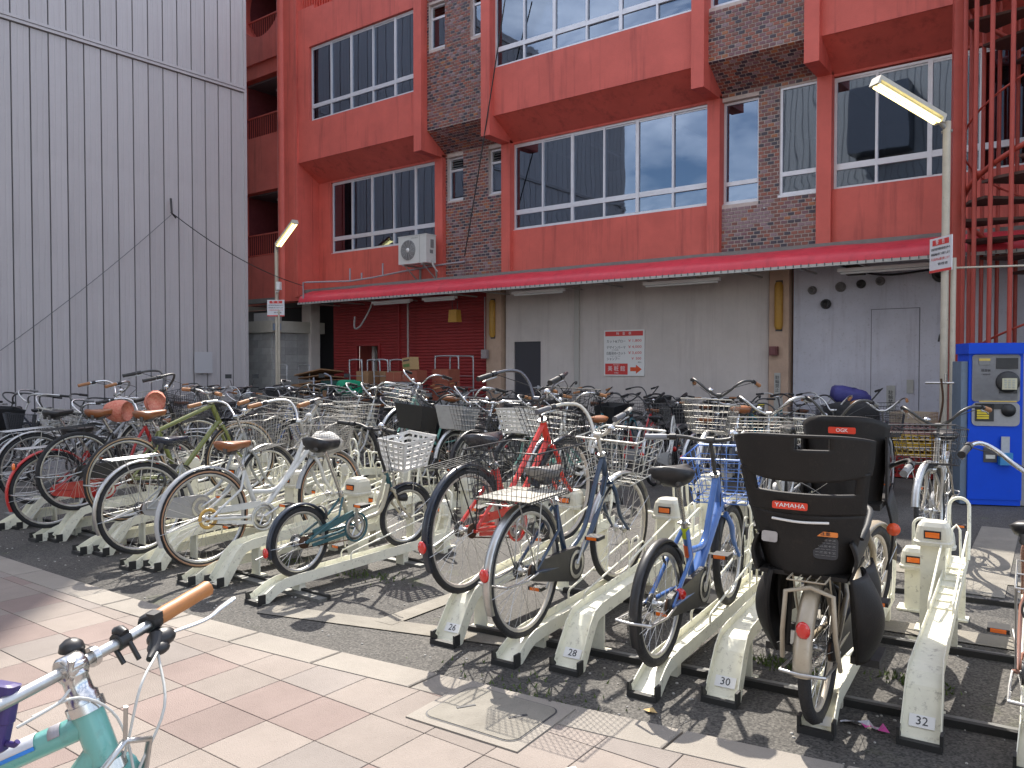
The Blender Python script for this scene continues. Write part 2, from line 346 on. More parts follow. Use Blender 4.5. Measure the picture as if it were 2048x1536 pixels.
# pebbles and litter specks on the asphalt
m = MB(); rp = random.Random(3)
for _ in range(420):
    x_ = rp.uniform(-8, .4); y_ = edge(x_)+abs(rp.gauss(0, 1.3))+.02; r_ = rp.uniform(.003,.009)
    m.sphere((x_, y_, -.01), r_, n=5, sc_=(1,1,.6))
m.build('gravel_specks', mat('pebble', (.5,.48,.44), .8, noise=.3), kind='stuff')
# moss tufts along rails and under the racks
m = MB()
for (cx, cy, s_, n_) in ((-1.35,4.0,.22,260),(-.78,4.15,.18,200),(-2.2,2.98,.5,120),(-1.2,3.03,.4,120),(-3.0,2.76,.4,90),(-4.3,3.9,.3,160),(-5.2,3.8,.3,140)):
    for _ in range(n_):
        x_ = rp.gauss(cx, s_*.5); y_ = rp.gauss(cy, s_*.22); h_ = rp.uniform(.008,.028); a_ = rp.uniform(0, 6.3); w_ = .006
        if abs(cy-edge(cx)) < .1: y_ = edge(x_)+rp.uniform(-.002,.02); h_ *= .4
        dx, dy = math.cos(a_)*w_, math.sin(a_)*w_; tx, ty = rp.uniform(-.012,.012), rp.uniform(-.012,.012)
        m.add([(x_-dx, y_-dy, -.011), (x_+dx, y_+dy, -.011), (x_+tx, y_+ty, -.011+h_)], [(0,1,2)])
m.build('moss', mat('moss_green', (.10,.15,.035), .9, noise=.4, nscale=20), kind='stuff')
# manhole cover set in the kerb
def rotpt(x_, y_, a, c): return (c[0]+x_*math.cos(a)-y_*math.sin(a), c[1]+x_*math.sin(a)+y_*math.cos(a))
mh = empty('inspection_cover', (-2.12,2.62,.0), R(4), 'square pale concrete inspection cover set in the kerb edge below rack 28', 'manhole cover')
m = MB(); m.box((0,0,.012), (.56,.46,.022)); m.build('frame', KS, mh)
m = MB()
def rrect(w_, h_, r, n=5):
    out = []
    for cx, cy, a0 in ((w_/2-r, h_/2-r, 0), (-w_/2+r, h_/2-r, 90), (-w_/2+r, -h_/2+r, 180), (w_/2-r, -h_/2+r, 270)):
        for k in range(n+1): a = R(a0+90*k/n); out.append((cx+r*math.cos(a), cy+r*math.sin(a)))
    return out
pl = rrect(.46,.36,.05); n_ = len(pl); m.add([(a, b, .02) for a, b in pl]+[(a, b, .027) for a, b in pl], [(i, (i+1) % n_, n_+(i+1) % n_, n_+i) for i in range(n_)]+[tuple(range(n_, 2*n_))]); m.build('lid', BAND, mh)
m = MB(); pl = rrect(.475,.375,.055); m.add([(a, b, .0245) for a, b in pl], [tuple(range(n_))]); m.build('seal', INK, mh)
for sx in (-.12,.12):
    m = MB(); m.box((sx, .02*(-1 if sx < 0 else 1), .0275), (.085,.014,.004), rz=R(55)); m.build('lifting_slot', INK, mh)
# ---------------------------------------------------------------- grey clad building on the left
gb = empty('grey_building', (-18.0,12.2,0), 0, 'large windowless grey building clad in vertical ribbed metal panels on the left', 'building')
m = MB(); m.bb((-10,-15.8,0), (-.06,0,13.2)); m.build('wall', CLADD, gb)
def pmesh(wd, h):
    m = MB(); a = wd-.03
    pr = [(0,0), (0,.035), (a*.28,.035), (a*.32,.029), (a*.36,.035), (a*.64,.035), (a*.68,.029), (a*.72,.035), (a,.035), (a,0)]
    vs = [(u[1], -u[0], 0) for u in pr]+[(u[1], -u[0], h) for u in pr]; k = len(pr)
    m.add(vs, [(i, i+1, k+i+1, k+i) for i in range(k-1)]+[tuple(range(k)), tuple(range(2*k-1, k-1, -1))]); return m.mesh('panel', CLAD)
pa = pmesh(.36, 8.2); pb = pmesh(.36, 4.75)
for i in range(44):
    y_ = -.02-i*.36
    link('panel', pa, gb, (-.055, y_, .25)); link('panel', pb, gb, (-.055, y_, 8.62))
m = MB(); m.bb((-.055,-15.8,8.47), (.03,0,8.53)); m.bb((-.055,-15.8,8.54), (.045,0,8.60)); m.build('flashing', CLAD, gb)
m = MB(); m.bb((-.06,-15.8,0), (.0,0,.24)); m.build('base_course', BAND, gb)
m = MB(); m.bb((-.08,-.02,.0), (.02,.06,13.2)); m.build('corner_trim', CLAD, gb)
m = MB(); m.bb((-10,-15.8,13.2), (.04,.06,13.45)); m.build('parapet', CLAD, gb)
nz = empty('wall_notice', (-17.93,10.95,1.56), 0, 'blank pale notice sheet fixed low on the grey clad building', 'notice')
m = MB(); m.bb((0,-.24,-.26), (.008,.24,.26)); m.build('sheet', mat('notice_paper', (.5,.5,.52), .6), nz)
# conduit arm with wire
m = MB(); m.tube([(-17.9,10.13,5.42),(-17.86,10.13,5.08)], .025, 6); m.tube([(-17.9,10.13,5.1),(-17.9,10.26,4.98)], .02, 6)
ca_ = m.build('cable_bracket', STEELD, label='small dark cable bracket high on the grey clad building', cat='bracket')
def cable(a, b, sag, r=.012, n=18):
    a = V(a); b = V(b); return [a.lerp(b, i/n)-V((0,0,4*sag*(i/n)*(1-i/n))) for i in range(n+1)]
m = MB(); m.tube(cable((-17.86,10.13,5.08), (-16.9,13.15,3.55), .2), .011, 5); m.build('overhead_cable', BLACKM, label='thin black cable sagging from the bracket to the red building', cat='cable')
m = MB(); m.tube(cable((-17.85,10.13,5.05), (-17.85,5.9,1.35), .12), .008, 4); m.build('wall_cable_shadow', plas((.2,.2,.21),.6), label='thin grey cable and shadow line running down leftwards from the bracket across the clad wall', cat='cable')  # one mid-grey line stands for the cable and its shadow on the wall
# ---------------------------------------------------------------- red building
rb = empty('red_building', (0,14,0), 0, 'red painted building with overhanging window bays, brick panels and a red awning', 'building')
YF, YU = 0.0, -.68        # 2nd floor face and overhanging upper face, local y
P1, P2, P3, P4, P5 = -12.955, -10.965, -6.155, -4.195, -1.95
PW = .24; XL = -17.3
def part(m, name, mats): return m.build(name, mats, rb)
FL = 3.32
# upper overhanging bays: red panels (front face) with window holes are made of solid pieces
def bay(x0, x1, zs, win=True):
    m = MB()
    m.bb((x0, YU, 6.78+zs), (x1, YU+.25, 7.78+zs))             # apron under the window
    m.bb((x0, YU, 9.69+zs), (x1, YU+.25, 10.10+zs))            # above the window
    part(m, 'bay_panel', REDW)
    m = MB(); m.add([(x0,YU+.01,6.79+zs),(x1,YU+.01,6.79+zs),(x1,YF+.02,6.37+zs),(x0,YF+.02,6.37+zs),(x0,YU+.01,6.9+zs),(x1,YU+.01,6.9+zs),(x1,YF+.02,6.9+zs),(x0,YF+.02,6.9+zs)],
                    [(0,3,2,1),(4,5,6,7),(0,1,5,4),(1,2,6,5),(2,3,7,6),(3,0,4,7)]); part(m, 'soffit', REDW)
for (a, b) in ((XL, P1), (P2+PW, P3), (P4+PW, 2.5)):
    bay(a, b, 0)
m = MB(); m.bb((XL, YU, 10.10), (-16.6, YU+.25, 10.72)); m.bb((-14.3, YU, 10.10), (P1, YU+.25, 11.4)); m.bb((-16.6, YU, 10.10), (-14.3, YU+.25, 10.62)); m.bb((P2+PW, YU, 10.1), (P3, YU+.25, 10.12)); m.bb((P4+PW, YU, 10.1), (2.5, YU+.25, 10.12)); part(m, 'parapet', REDW)
m = MB()
for i in range(30): m.bb((-17.2+i*.1, YU+.08, 10.6), (-17.18+i*.1, YU+.1, 11.5))
m.bb((XL, YU+.07, 11.5), (-14.3, YU+.11, 11.55)); part(m, 'railing', REDW)
# recessed wall behind and 2nd floor aprons
m = MB()
for (a, b, w0, w1) in ((XL, P1, -16.82, P1), (P2+PW, P3, P2+PW, P3), (P4+PW, 2.5, P4+PW, 1.2)):
    m.bb((a, YF, 3.5), (b, YF+.25, 4.45))
    m.bb((a, YF+.02, 6.33), (b, YF+.27, 6.6))
    if w0 > a: m.bb((a, YF, 4.45), (w0, YF+.25, 6.33))
    if w1 < b: m.bb((w1, YF, 4.45), (b, YF+.25, 6.33))
m.bb((XL, YU, 7.78), (-16.82, YU+.25, 9.69)); part(m, 'wall', REDW)
# piers
for x_ in (P1, P2, P3, P4):
    zt_ = 11.4 if x_ == P1 else 10.12
    m = MB(); m.bb((x_, YF-.1, 3.5), (x_+PW, YF+.3, 6.40)); part(m, 'pier', REDW)
    m = MB(); y0 = YU-.12
    m.add([(x_, y0, 6.36), (x_+PW, y0, 6.36), (x_+PW, YF-.1, 6.36-.02), (x_, YF-.1, 6.34), (x_, y0, zt_), (x_+PW, y0, zt_), (x_+PW, YF+.3, zt_), (x_, YF+.3, zt_), (x_, YF+.3, 6.42), (x_+PW, YF+.3, 6.42)],
          [(0,3,2,1), (0,1,5,4), (1,2,9,6,5), (0,4,7,8,3), (4,5,6,7), (3,8,9,2)]); part(m, 'pier_fin', REDW)
# windows
def window(x0, x1, z0, z1, y, cols, trans=True, louvre=0):
    wd = x1-x0; F = MB(); D = .07; f = .045
    F.bb((x0,y,z0), (x1,y+D,z0+.04)); F.bb((x0,y,z1-.04), (x1,y+D,z1)); F.bb((x0,y,z0+.04), (x0+f,y+D,z1-.04)); F.bb((x1-f,y,z0+.04), (x1,y+D,z1-.04))
    F.bb((x0-.02,y-.035,z0-.045), (x1+.02,y-.0,z0-.003))       # sill nose
    zt = z0+.36 if trans else z0+.04
    zl = z1-.04
    if louvre: zl = z1-louvre; F.bb((x0+f,y+.002,zl-.05), (x1-f,y+D,zl))
    if trans: F.bb((x0+f, y-.006, zt-.04), (x1-f, y+D-.01, zt+.035))
    xs_ = [x0+wd*c for c in cols]
    for k, xm in enumerate(xs_):
        thick = (k % 2 == 1)
        h = .034 if thick else .02
        F.bb((xm-h, y-(.012 if thick else .003), z0+.04), (xm+h, y+D-.012, (zl if not louvre else zl-.05)-.001))
    fr = F.build('window', ALUF, rb)
    ed = [x0+f*.5]+xs_+[x1-f*.5]
    for k, (a, b) in enumerate(zip(ed, ed[1:])):
        yy = y+.022+(.018 if k % 2 else 0)
        g = MB()
        if trans:
            g.bb((a+.015, yy, z0+.035), (b-.015, yy+.005, zt-.035)); g.build('pane', GLASS, fr); g = MB()
        g.bb((a+.015, yy, zt+.03), (b-.015, yy+.005, zl-(.04 if louvre else 0))); g.build('pane', GLASS, fr)
        # sash rails of the sliding lights
        s_ = MB()
        if not louvre and wd > 1:
            s_.bb((a+.018, yy-.012, zt+.036), (b-.018, yy-.001, zt+.066)); s_.build('sash_rail', ALUF, fr); s_ = MB(); s_.bb((a+.018, yy-.012, zl-.03), (b-.018, yy-.001, zl-.002)); s_.build('sash_rail', ALUF, fr)
    if louvre:
        l = MB()
        n = int(louvre/.055)
        for k in range(n):
            z = zl+.02+k*.055; l.add([(x0+f, y+.06, z+.035), (x1-f, y+.06, z+.035), (x1-f, y+.005, z), (x0+f, y+.005, z)], [(0,1,2,3),(3,2,1,0)])
        l.build('louvre', ALUF, fr)
    return fr
c5 = [.2,.4,.6,.8]; c6 = [1/6,2/6,3/6,4/6,5/6]
window(-16.8, P1-.002, 4.47, 6.33, YF+.06, c5)
window(P2+PW+.002, P3-.002, 4.47, 6.33, YF+.06, c6)
window(P4+PW+.002, -1.05, 4.45, 6.31, YF+.06, [.23,.5,.74])
window(-16.8, P1-.002, 7.8, 9.68, YU+.07, c5)
window(P2+PW+.002, P3-.002, 7.8, 9.68, YU+.07, c6)
window(P4+PW+.002, -1.05, 7.8, 9.68, YU+.07, [.23,.5,.74])
# windows in the brick bays
wl = [(-12.66,-12.17),(-11.42,P2-.002)]
for (a, b) in wl:
    window(a, b, 5.35, 6.33, YF+.10, [], False, .27); window(a, b, 8.66, 9.64, YU+.16, [], False, .27)
window(P3+PW+.002, -5.235, 4.45, 6.28, YF+.10, [], True); window(-4.86, P4-.002, 4.47, 6.33, YF+.04, [], True)
window(P3+PW+.002, -5.235, 7.79, 9.6, YU+.16, [], True); window(-4.86, P4-.002, 7.79, 9.65, YU+.10, [], True)
# brickwork: backing with light mortar, bricks proud of it
bricks = []
def brickface(x0, x1, pfun, ztop, holes):
    """pfun(s)->(y,z,ty,tz): point at arc length s below ztop and downward tangent"""
    L_ = pfun(None); rows = int(L_/.0665); 
    for r in range(rows):
        s = (r+.5)*.0665; y, z, ty, tz = pfun(s); xo = x0+(.06 if r % 2 else 0)-.12
        while xo < x1:
            seg = [(max(xo+.009, x0), min(xo+.111, x1))]
            for h in holes:
                if h[2]-.02 < z < h[3]+.03: seg = [q for (a, b) in seg for q in ((a, min(b, h[0]-.004)), (max(a, h[1]+.004), b))]
            for (a, b) in seg:
                if b-a > .018: bricks.append((a, b, y, z, ty, tz))
            xo += .12
def prof_lower(zb):
    yb = YF+.02
    def f(s):
        if s is None: return 6.42-zb
        return (yb, 6.42-s, 0, -1)
    return f
SL = math.hypot(.6, .40)
def prof_upper():
    def f(s):
        if s is None: return (10.1-6.83)+SL
        if s < 10.1-6.83: return (YU+.08, 10.1-s, 0, -1)
        q = (s-(10.1-6.83))/SL; return (YU+.08+.60*q, 6.83-.40*q, .60/SL, -.40/SL)
    return f
HL = [(a, b, 5.30, 6.36) for a, b in wl]; HU = [(a, b, 8.61, 9.67) for a, b in wl]
HR = [(P3+PW, -5.235, 4.40, 6.31), (-4.86, P4, 4.42, 6.35)]; HRU = [(P3+PW, -5.235, 7.74, 9.63), (-4.86, P4, 7.74, 9.68)]
brickface(P1+PW+.003, P2-.003, prof_lower(3.42), 0, HL); brickface(P1+PW+.003, P2-.003, prof_upper(), 0, HU)
brickface(P3+PW+.003, P4-.003, prof_lower(3.42), 0, HR); brickface(P3+PW+.003, P4-.003, prof_upper(), 0, HRU)
walls = {}
for (a, b, hl, hu) in ((P1+PW, P2, HL, HU), (P3+PW, P4, HR, HRU)):
    m = MB()
    def strip(x0, x1, z0, z1, y0, y1):
        if x1-x0 > .01 and z1-z0 > .01: m.bb((x0, y0, z0), (x1, y1, z1))
    for (hs, zb, zt, yb) in ((hl, 3.42, 6.42, YF+.024), (hu, 6.83, 10.1, YU+.084)):
        zs_ = sorted({zb, zt}|{z for h in hs for z in (h[2]+.02, h[3]-.02)})
        for z0, z1 in zip(zs_, zs_[1:]):
            cx = a; zc = (z0+z1)/2
            for h in sorted(hs):
                if h[2]+.02 <= zc <= h[3]-.02: strip(cx, h[0], z0, z1, yb, yb+.2); cx = h[1]
            strip(cx, b, z0, z1, yb, yb+.2)
    m.add([(a, YU+.084, 6.83), (b, YU+.084, 6.83), (b, YF+.024, 6.42), (a, YF+.024, 6.42), (a, YU+.284, 6.95), (b, YU+.284, 6.95), (b, YF+.2, 6.60), (a, YF+.2, 6.60)], [(0,3,2,1),(0,1,5,4),(3,7,6,2),(4,5,6,7)])
    walls[a] = m.build('brick_wall', MORTAR, rb)
def score(bk):      # nearest and squarest to the camera show largest
    a, b, y, z, ty, tz = bk; return ((a+b)/2)**2+(14+y)**2+(z-1.5)**2*1.5+(0 if tz < -.99 else 60)+(400 if b-a < .08 else 0)+(0 if abs(z-3.9) < .6 else 15)
bricks.sort(key=score); rest = {k: MB() for k in walls}
bm_cache = {}
def brick_verts(a, b, y, z, ty, tz, t=.009, h=.0245):
    n = (-abs(tz) if tz < 0 else -1, 0); ny, nz_ = tz, -ty         # outward normal (towards -y)
    c = (y, z); out = []
    for d in (0, t):
        for (u, v_) in ((a, 1), (b, 1), (b, -1), (a, -1)):
            out.append((u, y+ny*d-ty*h*v_, z+nz_*d-tz*h*v_))
    return out
BF = [(4,7,6,5), (0,4,5,1), (1,5,6,2), (2,6,7,3), (3,7,4,0)]
rbk = random.Random(11)
for k, bk in enumerate(bricks):
    a = bk[0]; wk = P1+PW if a < -9 else P3+PW
    c = rbk.choices(range(6), BRW)[0]
    if a > -9 and bk[3] > 3.98 and bk[3] < 4.45 and a < -5.05 and rbk.random() < .75: c = 5
    t_ = .009+rbk.uniform(-.0025,.0025)
    if k < 300:
        key = (round(bk[1]-bk[0], 3), c, rbk.randint(0, 1))
        if key not in bm_cache:
            m = MB(); w2 = (bk[1]-bk[0])/2; m.add(brick_verts(-w2, w2, 0, 0, 0, -1, t_), BF); bm_cache[key] = m.mesh('brick', BR[c])
        link('brick', bm_cache[key], walls[wk], ((bk[0]+bk[1])/2, bk[2]+rbk.uniform(-.001,.001), bk[3]))
    else: rest[wk].add(brick_verts(*bk, t_), BF, c)
for k in walls:
    o = rest[k].build('upper_brickwork', BR, walls[k]); o['kind'] = 'stuff'
# bolt plates on the brick
m = MB()
for (x_, z_) in ((-5.12,4.28),(-4.25,4.33)): m.lathe([(0,.0),(.018,.0),(.018,.012),(.012,.02),(0,.022)], 8, 0, (x_, YF+.012, z_), Matrix.Rotation(R(90), 3, 'X'))
part(m, 'bolt_cap', ALUF)
# rooms behind the glass
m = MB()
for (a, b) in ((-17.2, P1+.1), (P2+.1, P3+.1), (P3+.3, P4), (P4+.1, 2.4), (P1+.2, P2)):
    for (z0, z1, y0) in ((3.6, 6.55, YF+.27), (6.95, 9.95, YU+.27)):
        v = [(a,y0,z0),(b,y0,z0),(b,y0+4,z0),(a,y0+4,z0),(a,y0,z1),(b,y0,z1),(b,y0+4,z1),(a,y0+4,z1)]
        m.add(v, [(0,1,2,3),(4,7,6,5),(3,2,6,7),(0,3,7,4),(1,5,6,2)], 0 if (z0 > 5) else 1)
part(m, 'room', [ROOMW, mat('room_wall_dimmed', (.12,.12,.13), .9)])  # second floor rooms get darkened walls so they look unlit behind the glass
m = MB()
for x_ in (-15.5,-13.8,-9.5,-7.4): m.bb((x_, 1.2, 9.84), (x_+.12, 2.5, 9.90)); m.bb((x_-.1, 1.4, 6.42), (x_+.0, 2.6, 6.47))
part(m, 'ceiling_batten', WHITEP)
m = MB(); m.bb((-16.75,.9,8.0), (-16.0,1.0,9.2)); m.bb((-16.75,.88,8.4), (-16.0,.9,8.7), 1); part(m, 'room_board', [mat('blue_board', (.03,.12,.32), .6), WHITEP])
m = MB()
for i in range(26):
    x0 = -16.7+i*.032; m.bb((x0, .30+.012*(i % 2), 4.55), (x0+.034, .31+.012*(i % 2), 6.3))
part(m, 'curtain', mat('grey_curtain', (.3,.32,.35), .9))
# body, roof and stair tower
m = MB(); m.bb((XL, 4.3, 0), (2.5, 12, 10.1)); m.bb((XL, YU+.25, 11.25), (P1, 4.3, 11.4)); m.bb((P1, YU+.3, 10.0), (2.5, 4.3, 10.11)); m.bb((XL, .3, 9.9), (2.4, 4.3, 9.98)); m.bb((-17.1, 1.25, 0), (2.4, 4.29, 3.39)); m.bb((-17.1, .45, 3.40), (2.4, 4.29, 3.58)); m.bb((2.4,YU+.26,3.5),(2.5,4.3,9.99)); part(m, 'body', REDW)
m = MB(); m.bb((P1,YU+.25,10.1),(P1+PW,YU+.3,11.3)); 
TW0, TW1 = -22.5, XL
m = MB(); yT = YU+.12
# tower front: column, bands, openings (recess 1.3 m), unseen top above the roof shaped for the shadow it casts
colx = -18.12
m.bb((colx, yT-.1, 3.2), (TW1, yT+.35, 13.5))
m.tube([(colx+.1, yT-.06, 3.2), (colx+.1, yT-.06, 13.5)], .13, 10)
m.bb((TW1-.12, yT-.16, 3.3), (TW1+.02, yT-.1, 13.45))
m.bb((TW0, yT-.0, 3.2), (-20.15, yT+.35, 22.8))
zz = [(3.2,4.55),(6.35,7.88),(9.52,9.95)]
for a, b in zz: m.bb((-20.15, yT+.12, a), (colx, yT+.35, b))
m.bb((TW0, yT+1.8, 3.22), (TW1, yT+2.1, 13.5)); m.bb((TW0, yT+.35, 13.5), (-18.3, yT+.9, 22.8)); m.bb((TW0, yT+.35, 13.4), (TW1, yT+1.8, 13.5)); m.bb((-20.15, yT+.1, 13.4), (-18.6, yT+.35, 22.8)); m.bb((-18.6, yT+.1, 13.4), (colx, yT+.35, 13.5))
m.bb((TW1-.15, yT+.36, 3.22), (TW1-.001, yT+1.79, 13.39)); part(m, 'stair_tower', REDW)
# big round opening near the top
m = MB(); cz = 11.55; cx_ = (-20.15+colx)/2; ro = .96; n = 40
vs = []; 
for i in range(n): a = 2*math.pi*i/n; vs.append((cx_+ro*math.cos(a), yT+.05, cz+ro*math.sin(a)))
out = []
for i in range(n):
    a = 2*math.pi*i/n; c_, s_ = math.cos(a), math.sin(a); k = 1/max(abs(c_)/1.02, abs(s_)/1.75); out.append((cx_+c_*k, yT+.05, cz+.1+s_*k))
b0 = vs+out+[(x, yT+.4, z) for x, y, z in vs]+[(x, yT+.4, z) for x, y, z in out]
m.add(b0, [(i, (i+1) % n, n+(i+1) % n, n+i) for i in range(n)]+[(2*n+i, 3*n+i, 3*n+(i+1) % n, 2*n+(i+1) % n) for i in range(n)]+[(i, 2*n+i, 2*n+(i+1) % n, (i+1) % n) for i in range(n)]+[(n+i, n+(i+1) % n, 3*n+(i+1) % n, 3*n+i) for i in range(n)])
part(m, 'round_opening_wall', REDW)
# stair recess back wall, floors, railings, lamps
m = MB()
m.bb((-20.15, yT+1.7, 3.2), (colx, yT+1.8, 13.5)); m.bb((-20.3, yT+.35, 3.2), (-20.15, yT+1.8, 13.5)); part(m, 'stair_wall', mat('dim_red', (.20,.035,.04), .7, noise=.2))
m = MB()
LG = mat('landing_grey', (.2,.19,.21), .8)
for z_ in (4.45, 7.77, 9.94, 6.46, 9.61): m = MB(); m.bb((-20.15, yT+.35, z_-.14), (colx, yT+1.8, z_)); part(m, 'landing', LG)
for z_ in (4.55, 7.88, 10.6):
    m = MB()
    for i in range(20): m.bb((-20.1+i*.1, yT+.3, z_), (-20.085+i*.1, yT+.315, z_+.62))
    m.bb((-20.15, yT+.285, z_+.62), (colx, yT+.33, z_+.66)); m.bb((-20.15, yT+.285, z_+.05), (colx, yT+.33, z_+.08)); part(m, 'railing', REDW)
for z_ in (6.33, 9.48): m = MB(); m.bb((-19.6, yT+.9, z_-.07), (-18.7, yT+1.0, z_-.0)); part(m, 'stair_light', WHITEP)
# ground floor
GY = .30
m = MB()
def gf(x0, x1, z0, z1, mi, y=GY): m.bb((x0, y, z0), (x1, y+.12, z1), mi)
gf(-11.15, -9.28, 2.02, 3.45, 0); gf(-11.15, -10.92, 0, 2.02, 0); gf(-10.18, -9.28, 0, 2.02, 0); gf(-9.16, -5.13, 0, 3.45, 0); part(m, 'grey_shopfront_wall', GREYW)
m = MB(); gf(-9.28, -9.16, 0, 3.45, 0, GY-.05); part(m, 'wall_post', mat('pale_post', (.45,.43,.4), .6))
m = MB(); m.bb((-10.92, GY+.04, 0), (-10.18, GY+.1, 2.02)); m.bb((-10.28, GY+.01, .95), (-10.24, GY+.04, 1.05), 1); part(m, 'service_door', [mat('dark_door', (.045,.045,.055), .5), ALUF])
m = MB(); gf(-4.68, 2.4, 0, 3.45, 0, GY-.02); part(m, 'blue_grey_wall', BLUEG)
m = MB(); a, b = -3.38, -2.66
for (x0, x1, z0, z1) in ((a-.012, a, 0, 2.42), (b, b+.012, 0, 2.42), (a-.012, b+.012, 2.42, 2.432)): m.bb((x0, GY-.024, z0), (x1, GY-.018, z1))
part(m, 'door_joint', mat('joint_grey', (.17,.17,.19), .8))
m = MB(); m.bb((a+.001, GY-.03, .01), (b-.001, GY-.021, 2.415)); part(m, 'flush_door', BLUEG)
for (x0, x1) in ((-11.62, -11.2), (-5.08, -4.73)):
    m = MB(); m.bb((x0, GY-.12, 0), (x1, GY+.1, 3.45)); part(m, 'pillar', TAN)
m = MB(); m.bb((-18.3, GY-.1, 0), (-17.9, GY+.2, 3.4)); part(m, 'concrete_pillar', GREYW)
# red roller shutter slats
m = MB(); sh = []
z = .0
while z < 3.3:
    for (x0, x1) in ((-17.1, -14.62), (-14.56, -11.68)):
        if x0 < -15 and 1.98 > z-.02:
            for (u0, u1) in ((-17.1,-16.15),(-15.33,-14.62)): sh.append((u0, u1, z))
        else: sh.append((x0, x1, z))
    z += .075
SM = {}
cnt = 0; far = MB()
shp = empty('roller_shutter'); shp.parent = rb
for (x0, x1, z) in sh:
    key = round(x1-x0, 2)
    if key not in SM:
        m = MB(); l = (x1-x0); pr = [(.0,0),(-.014,.012),(-.018,.035),(-.014,.058),(0,.070)]
        m.add([(0, p, q) for p, q in pr]+[(l, p, q) for p, q in pr], [(i, 5+i, 6+i, i+1) for i in range(4)]+[(0,1,2,3,4),(9,8,7,6,5)]); SM[key] = m.mesh('slat', SHUT)
    link('slat', SM[key], shp, (x0, GY+.06, z))
m = MB(); m.bb((-17.15, GY+.065, 1.99), (-11.68, GY+.075, 3.4)); m.bb((-17.15, GY+.065, 0), (-16.15, GY+.075, 1.99)); m.bb((-15.33, GY+.065, 0), (-11.68, GY+.075, 1.99)); m.build('shutter_back', SHUT, shp)
m = MB(); m.bb((-14.62, GY-.0, 0), (-14.56, GY+.08, 3.4)); m.bb((-16.2, GY-.0, 0), (-16.15, GY+.1, 2.0)); m.bb((-15.33, GY-.0, 0), (-15.28, GY+.1, 2.0)); m.bb((-16.2, GY-.0, 2.0), (-15.28, GY+.1, 2.06)); m.build('shutter_guide', SHUT, shp)
m = MB(); m.bb((-16.15, GY+.9, 0), (-15.33, GY+1.0, 2.0)); m.bb((-16.0, GY+.4, .5), (-15.9, GY+.5, 2.0), 1); m.bb((-15.85, GY+.6, 1.25), (-15.6, GY+.62, 1.45), 2); m.bb((-15.85, GY+.6, 1.0), (-15.42, GY+.62, 1.2), 3); part(m, 'doorway_interior', [DARKI, GREYW, mat('pale_yellow', (.5,.5,.3), .6), mat('pale_green', (.25,.35,.33), .6)])
# soffit above the ground floor, near-black sheet for the shaded void to the left
m = MB(); m.bb((-22.4, -.62, 3.22), (XL+.4, 1.7, 3.34)); m.bb((XL, -.5, 3.40), (2.4, GY+.4, 3.49)); part(m, 'canopy_soffit', mat('soffit_grey', (.2,.2,.19), .7, noise=.2))
m = MB(); m.bb((-22.4, 1.1, 0), (-17.15, 1.2, 3.2)); part(m, 'void_shade_sheet', DARKI)  # flat near-black sheet imitates the shade inside the open void
# awning
aw = MB(); n = 10; x0, x1 = -16.9, 1.6
prof = [(-.28,3.46), (-.55,3.42), (-.78,3.34), (-.93,3.25), (-.985,3.16), (-.99,3.10)]
k = len(prof)
nx = 24
vs = []
for i in range(nx+1):
    x_ = x0+(x1-x0)*i/nx
    for j, (y_, z_) in enumerate(prof): vs.append((x_, y_+.006*math.sin(i*1.7+j), z_+(.012*math.sin(i*2.3+j*.7) if 0 < j < 5 else 0)))
aw.add(vs, [(i*k+j, i*k+j+1, (i+1)*k+j+1, (i+1)*k+j) for i in range(nx) for j in range(k-1)], 0, True)
aw.add([(x0, y_, z_) for y_, z_ in prof]+[(x0, -.28, 3.1)], [tuple(range(k+1))]); aw.add([(x1, y_, z_) for y_, z_ in prof]+[(x1, -.28, 3.1)], [tuple(range(k, -1, -1))])
awo = empty('awning', (0,0,0)); awo.parent = rb
aw.build('awning_sheet', AWN, awo)
m = MB(); m.bb((x0-.02, -1.01, 3.05), (x1, -.97, 3.097)); 
for i in range(20): xx = x0+.3+i*.95; m.bb((xx, -.97, 3.05), (xx+.03, .1, 3.08))
m.build('awning_frame', mat('awning_rail', (.42,.42,.4), .45, .3, dirt=.4), awo)
m = MB()
for i in range(150): xx = x0+.06+i*.122; m.bb((xx, -1.018, 3.062), (xx+.014, -1.009, 3.11))
o = m.build('awning_lacing', mat('lacing_dark', (.12,.11,.12), .7), awo); o['kind'] = 'stuff'
# battens under the awning
for (xa, xb) in ((-10.3,-9.0), (-7.2,-5.7), (-14.6,-13.3), (-3.7,-2.3), (-12.9,-11.9)):
    o = empty('batten_light', (0,13.45,0), 0, None); o.name = 'batten_light'
    m = MB(); m.bb((xa, -.05, 2.99), (xb, .05, 3.045)); m.build('housing', WHITEP, o); m = MB(); m.tube([(xa+.04, 0, 2.97), (xb-.04, 0, 2.97)], .017, 8); m.build('tube', WHITEP, o)
    tag(o, {-10.3:'white batten light under the awning above the dark service door', -7.2:'white batten light under the awning above the salon price board', -14.6:'white batten light under the awning in front of the shutter gap', -3.7:'white batten light under the awning above the pipe stubs on the blue grey wall', -12.9:'white batten light under the awning over the yellow box lamp'}[xa], 'light', 'batten lights under the red awning')
